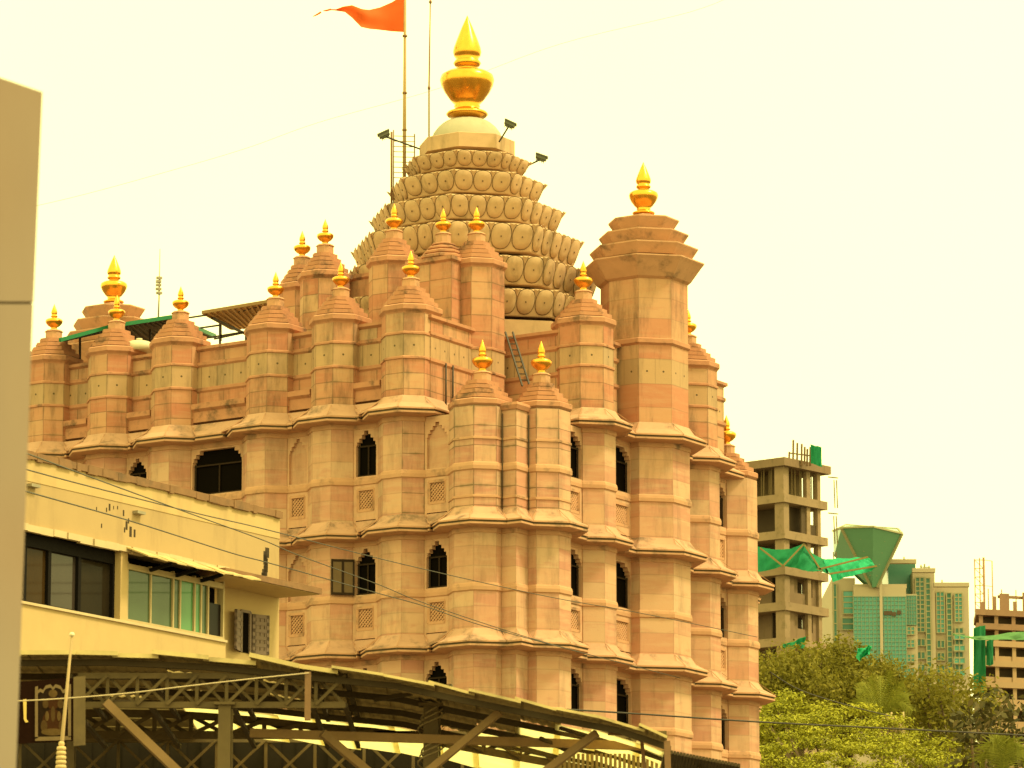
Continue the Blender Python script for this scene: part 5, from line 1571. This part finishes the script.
c6 = fill((952, 1040), [(952, 712), (966, 700), (980, 690), (992, 684), (1006, 690), (1018, 682), (1040, 680)], 790, 146, 151, 40, .6, 1.05, .8)
tree('dark_leaved_tree', 'dark broad leaved tree with glints and gaps at the lower right corner', c6, DARKL, base_at(1000, 149), .30, 85, .1, .6, .25)
# palm
pr_ = base_at(881, 173); palm = empty('palm_tree', pr_, 'palm with upright feathery fronds rising behind the bright green tree', 'palm tree')
hub = at(881, 722, 173) - pr_
mb = MB(); mb.tube([(0, 0, 0), hub * .5 + Vector((.25, 0, 0)), hub], [.22, .17, .15], 10); mb.build('trunk', BARK, palm)
def frond(tip, sag, hub=hub, mat=PALMG, L_=.5, par=palm, tn=(.3, .9)):
    mb = MB(); pts = []
    for k in range(13):
        t = k / 12; p = hub.lerp(tip, t) + Vector((0, 0, sag * math.sin(PI * t * .9))); pts.append(p)
    for k in range(12):
        d = (pts[k + 1] - pts[k]).normalized(); s_ = d.cross(Vector((.3, -1, .2))).normalized()
        for sg in (1, -1):
            for q in range(2):
                p = pts[k].lerp(pts[k + 1], q / 2); l = L_ * (1 - .7 * abs(k / 12 - .45)); e = p + (s_ * sg * .8 + d * .65 - Vector((0, 0, .25))) * l
                w_ = d * .026; tone = random.uniform(*tn)
                mb.face([p - w_, p + w_, e], 0, uv=[(0, 0)] * 3, col=(tone, 0, 0, 1))
        i = len(mb.f); mb.face([pts[k] - s_ * .02, pts[k] + s_ * .02, pts[k + 1] + s_ * .015, pts[k + 1] - s_ * .015], 0, uv=[(0, 0)] * 4, col=(.9, 0, 0, 1))
    mb.build('frond', mat, par)
for x, y, dY, sg in ((856, 694, -1, .5), (861, 684, 1, .3), (870, 678, -1, .2), (880, 676, 1, .1), (891, 672, -1, .2), (904, 686, -1, .4), (909, 700, 0, .5), (852, 708, .5, .5), (913, 716, -.5, .6)):
    frond(at(x, y, 173 + dY) - pr_, sg)
DRY = leaf_mat('dry_palm_leaves', [(0, (0.32, 0.24, 0.11)), (1, (0.45, 0.34, 0.17))], .3)
for x, y in ((905, 738), (908, 742)): frond(at(x, y, 171.5) - pr_, .5, hub, DRY, .3, palm)
mb = MB(); q = at(892, 728, 171.8) - pr_
for k in range(40):
    p = q + Vector((random.gauss(0, .16), random.gauss(0, .1), random.gauss(-.1, .38))); mb.tube([p, p + Vector((random.uniform(-.1, .1), 0, -.35))], [.04, .02], 4)
mb.build('flower_spathe', plain('cream_palm_spathe', (0.45, 0.35, 0.18), .9), palm)
# scraps of net caught in the olive tree, a low palm at the corner
sheet('net_scrap', [[(858, 648, 184), (866, 647, 184), (872, 645.5, 184)], [(857, 655, 184), (864, 652, 184), (870, 654, 184)], [(859, 663, 184), (861, 659, 184), (864, 657, 184)]], NETL, 'bright torn green net scrap caught in the olive tree before the glass facade', 'net scrap', None, 4, .35)
pr2 = base_at(1003, 140); palm2 = empty('low_palm', pr2, 'low palm clump with drooping fronds at the bottom right corner', 'palm')
h2 = at(1003, 772, 140) - pr2; mb = MB(); mb.tube([(0, 0, 0), h2], [.2, .14], 8); mb.build('trunk', BARK, palm2)
for x, y, dY, sg in ((985, 752, 0, .5), (992, 743, -.5, .4), (1001, 738, .5, .2), (1010, 742, -.5, .4), (1020, 752, 0, .5), (978, 766, .3, .5), (1028, 764, .4, .5)): frond(at(x, y, 140 + dY) - pr2, sg, h2, PALMG, .6, palm2)
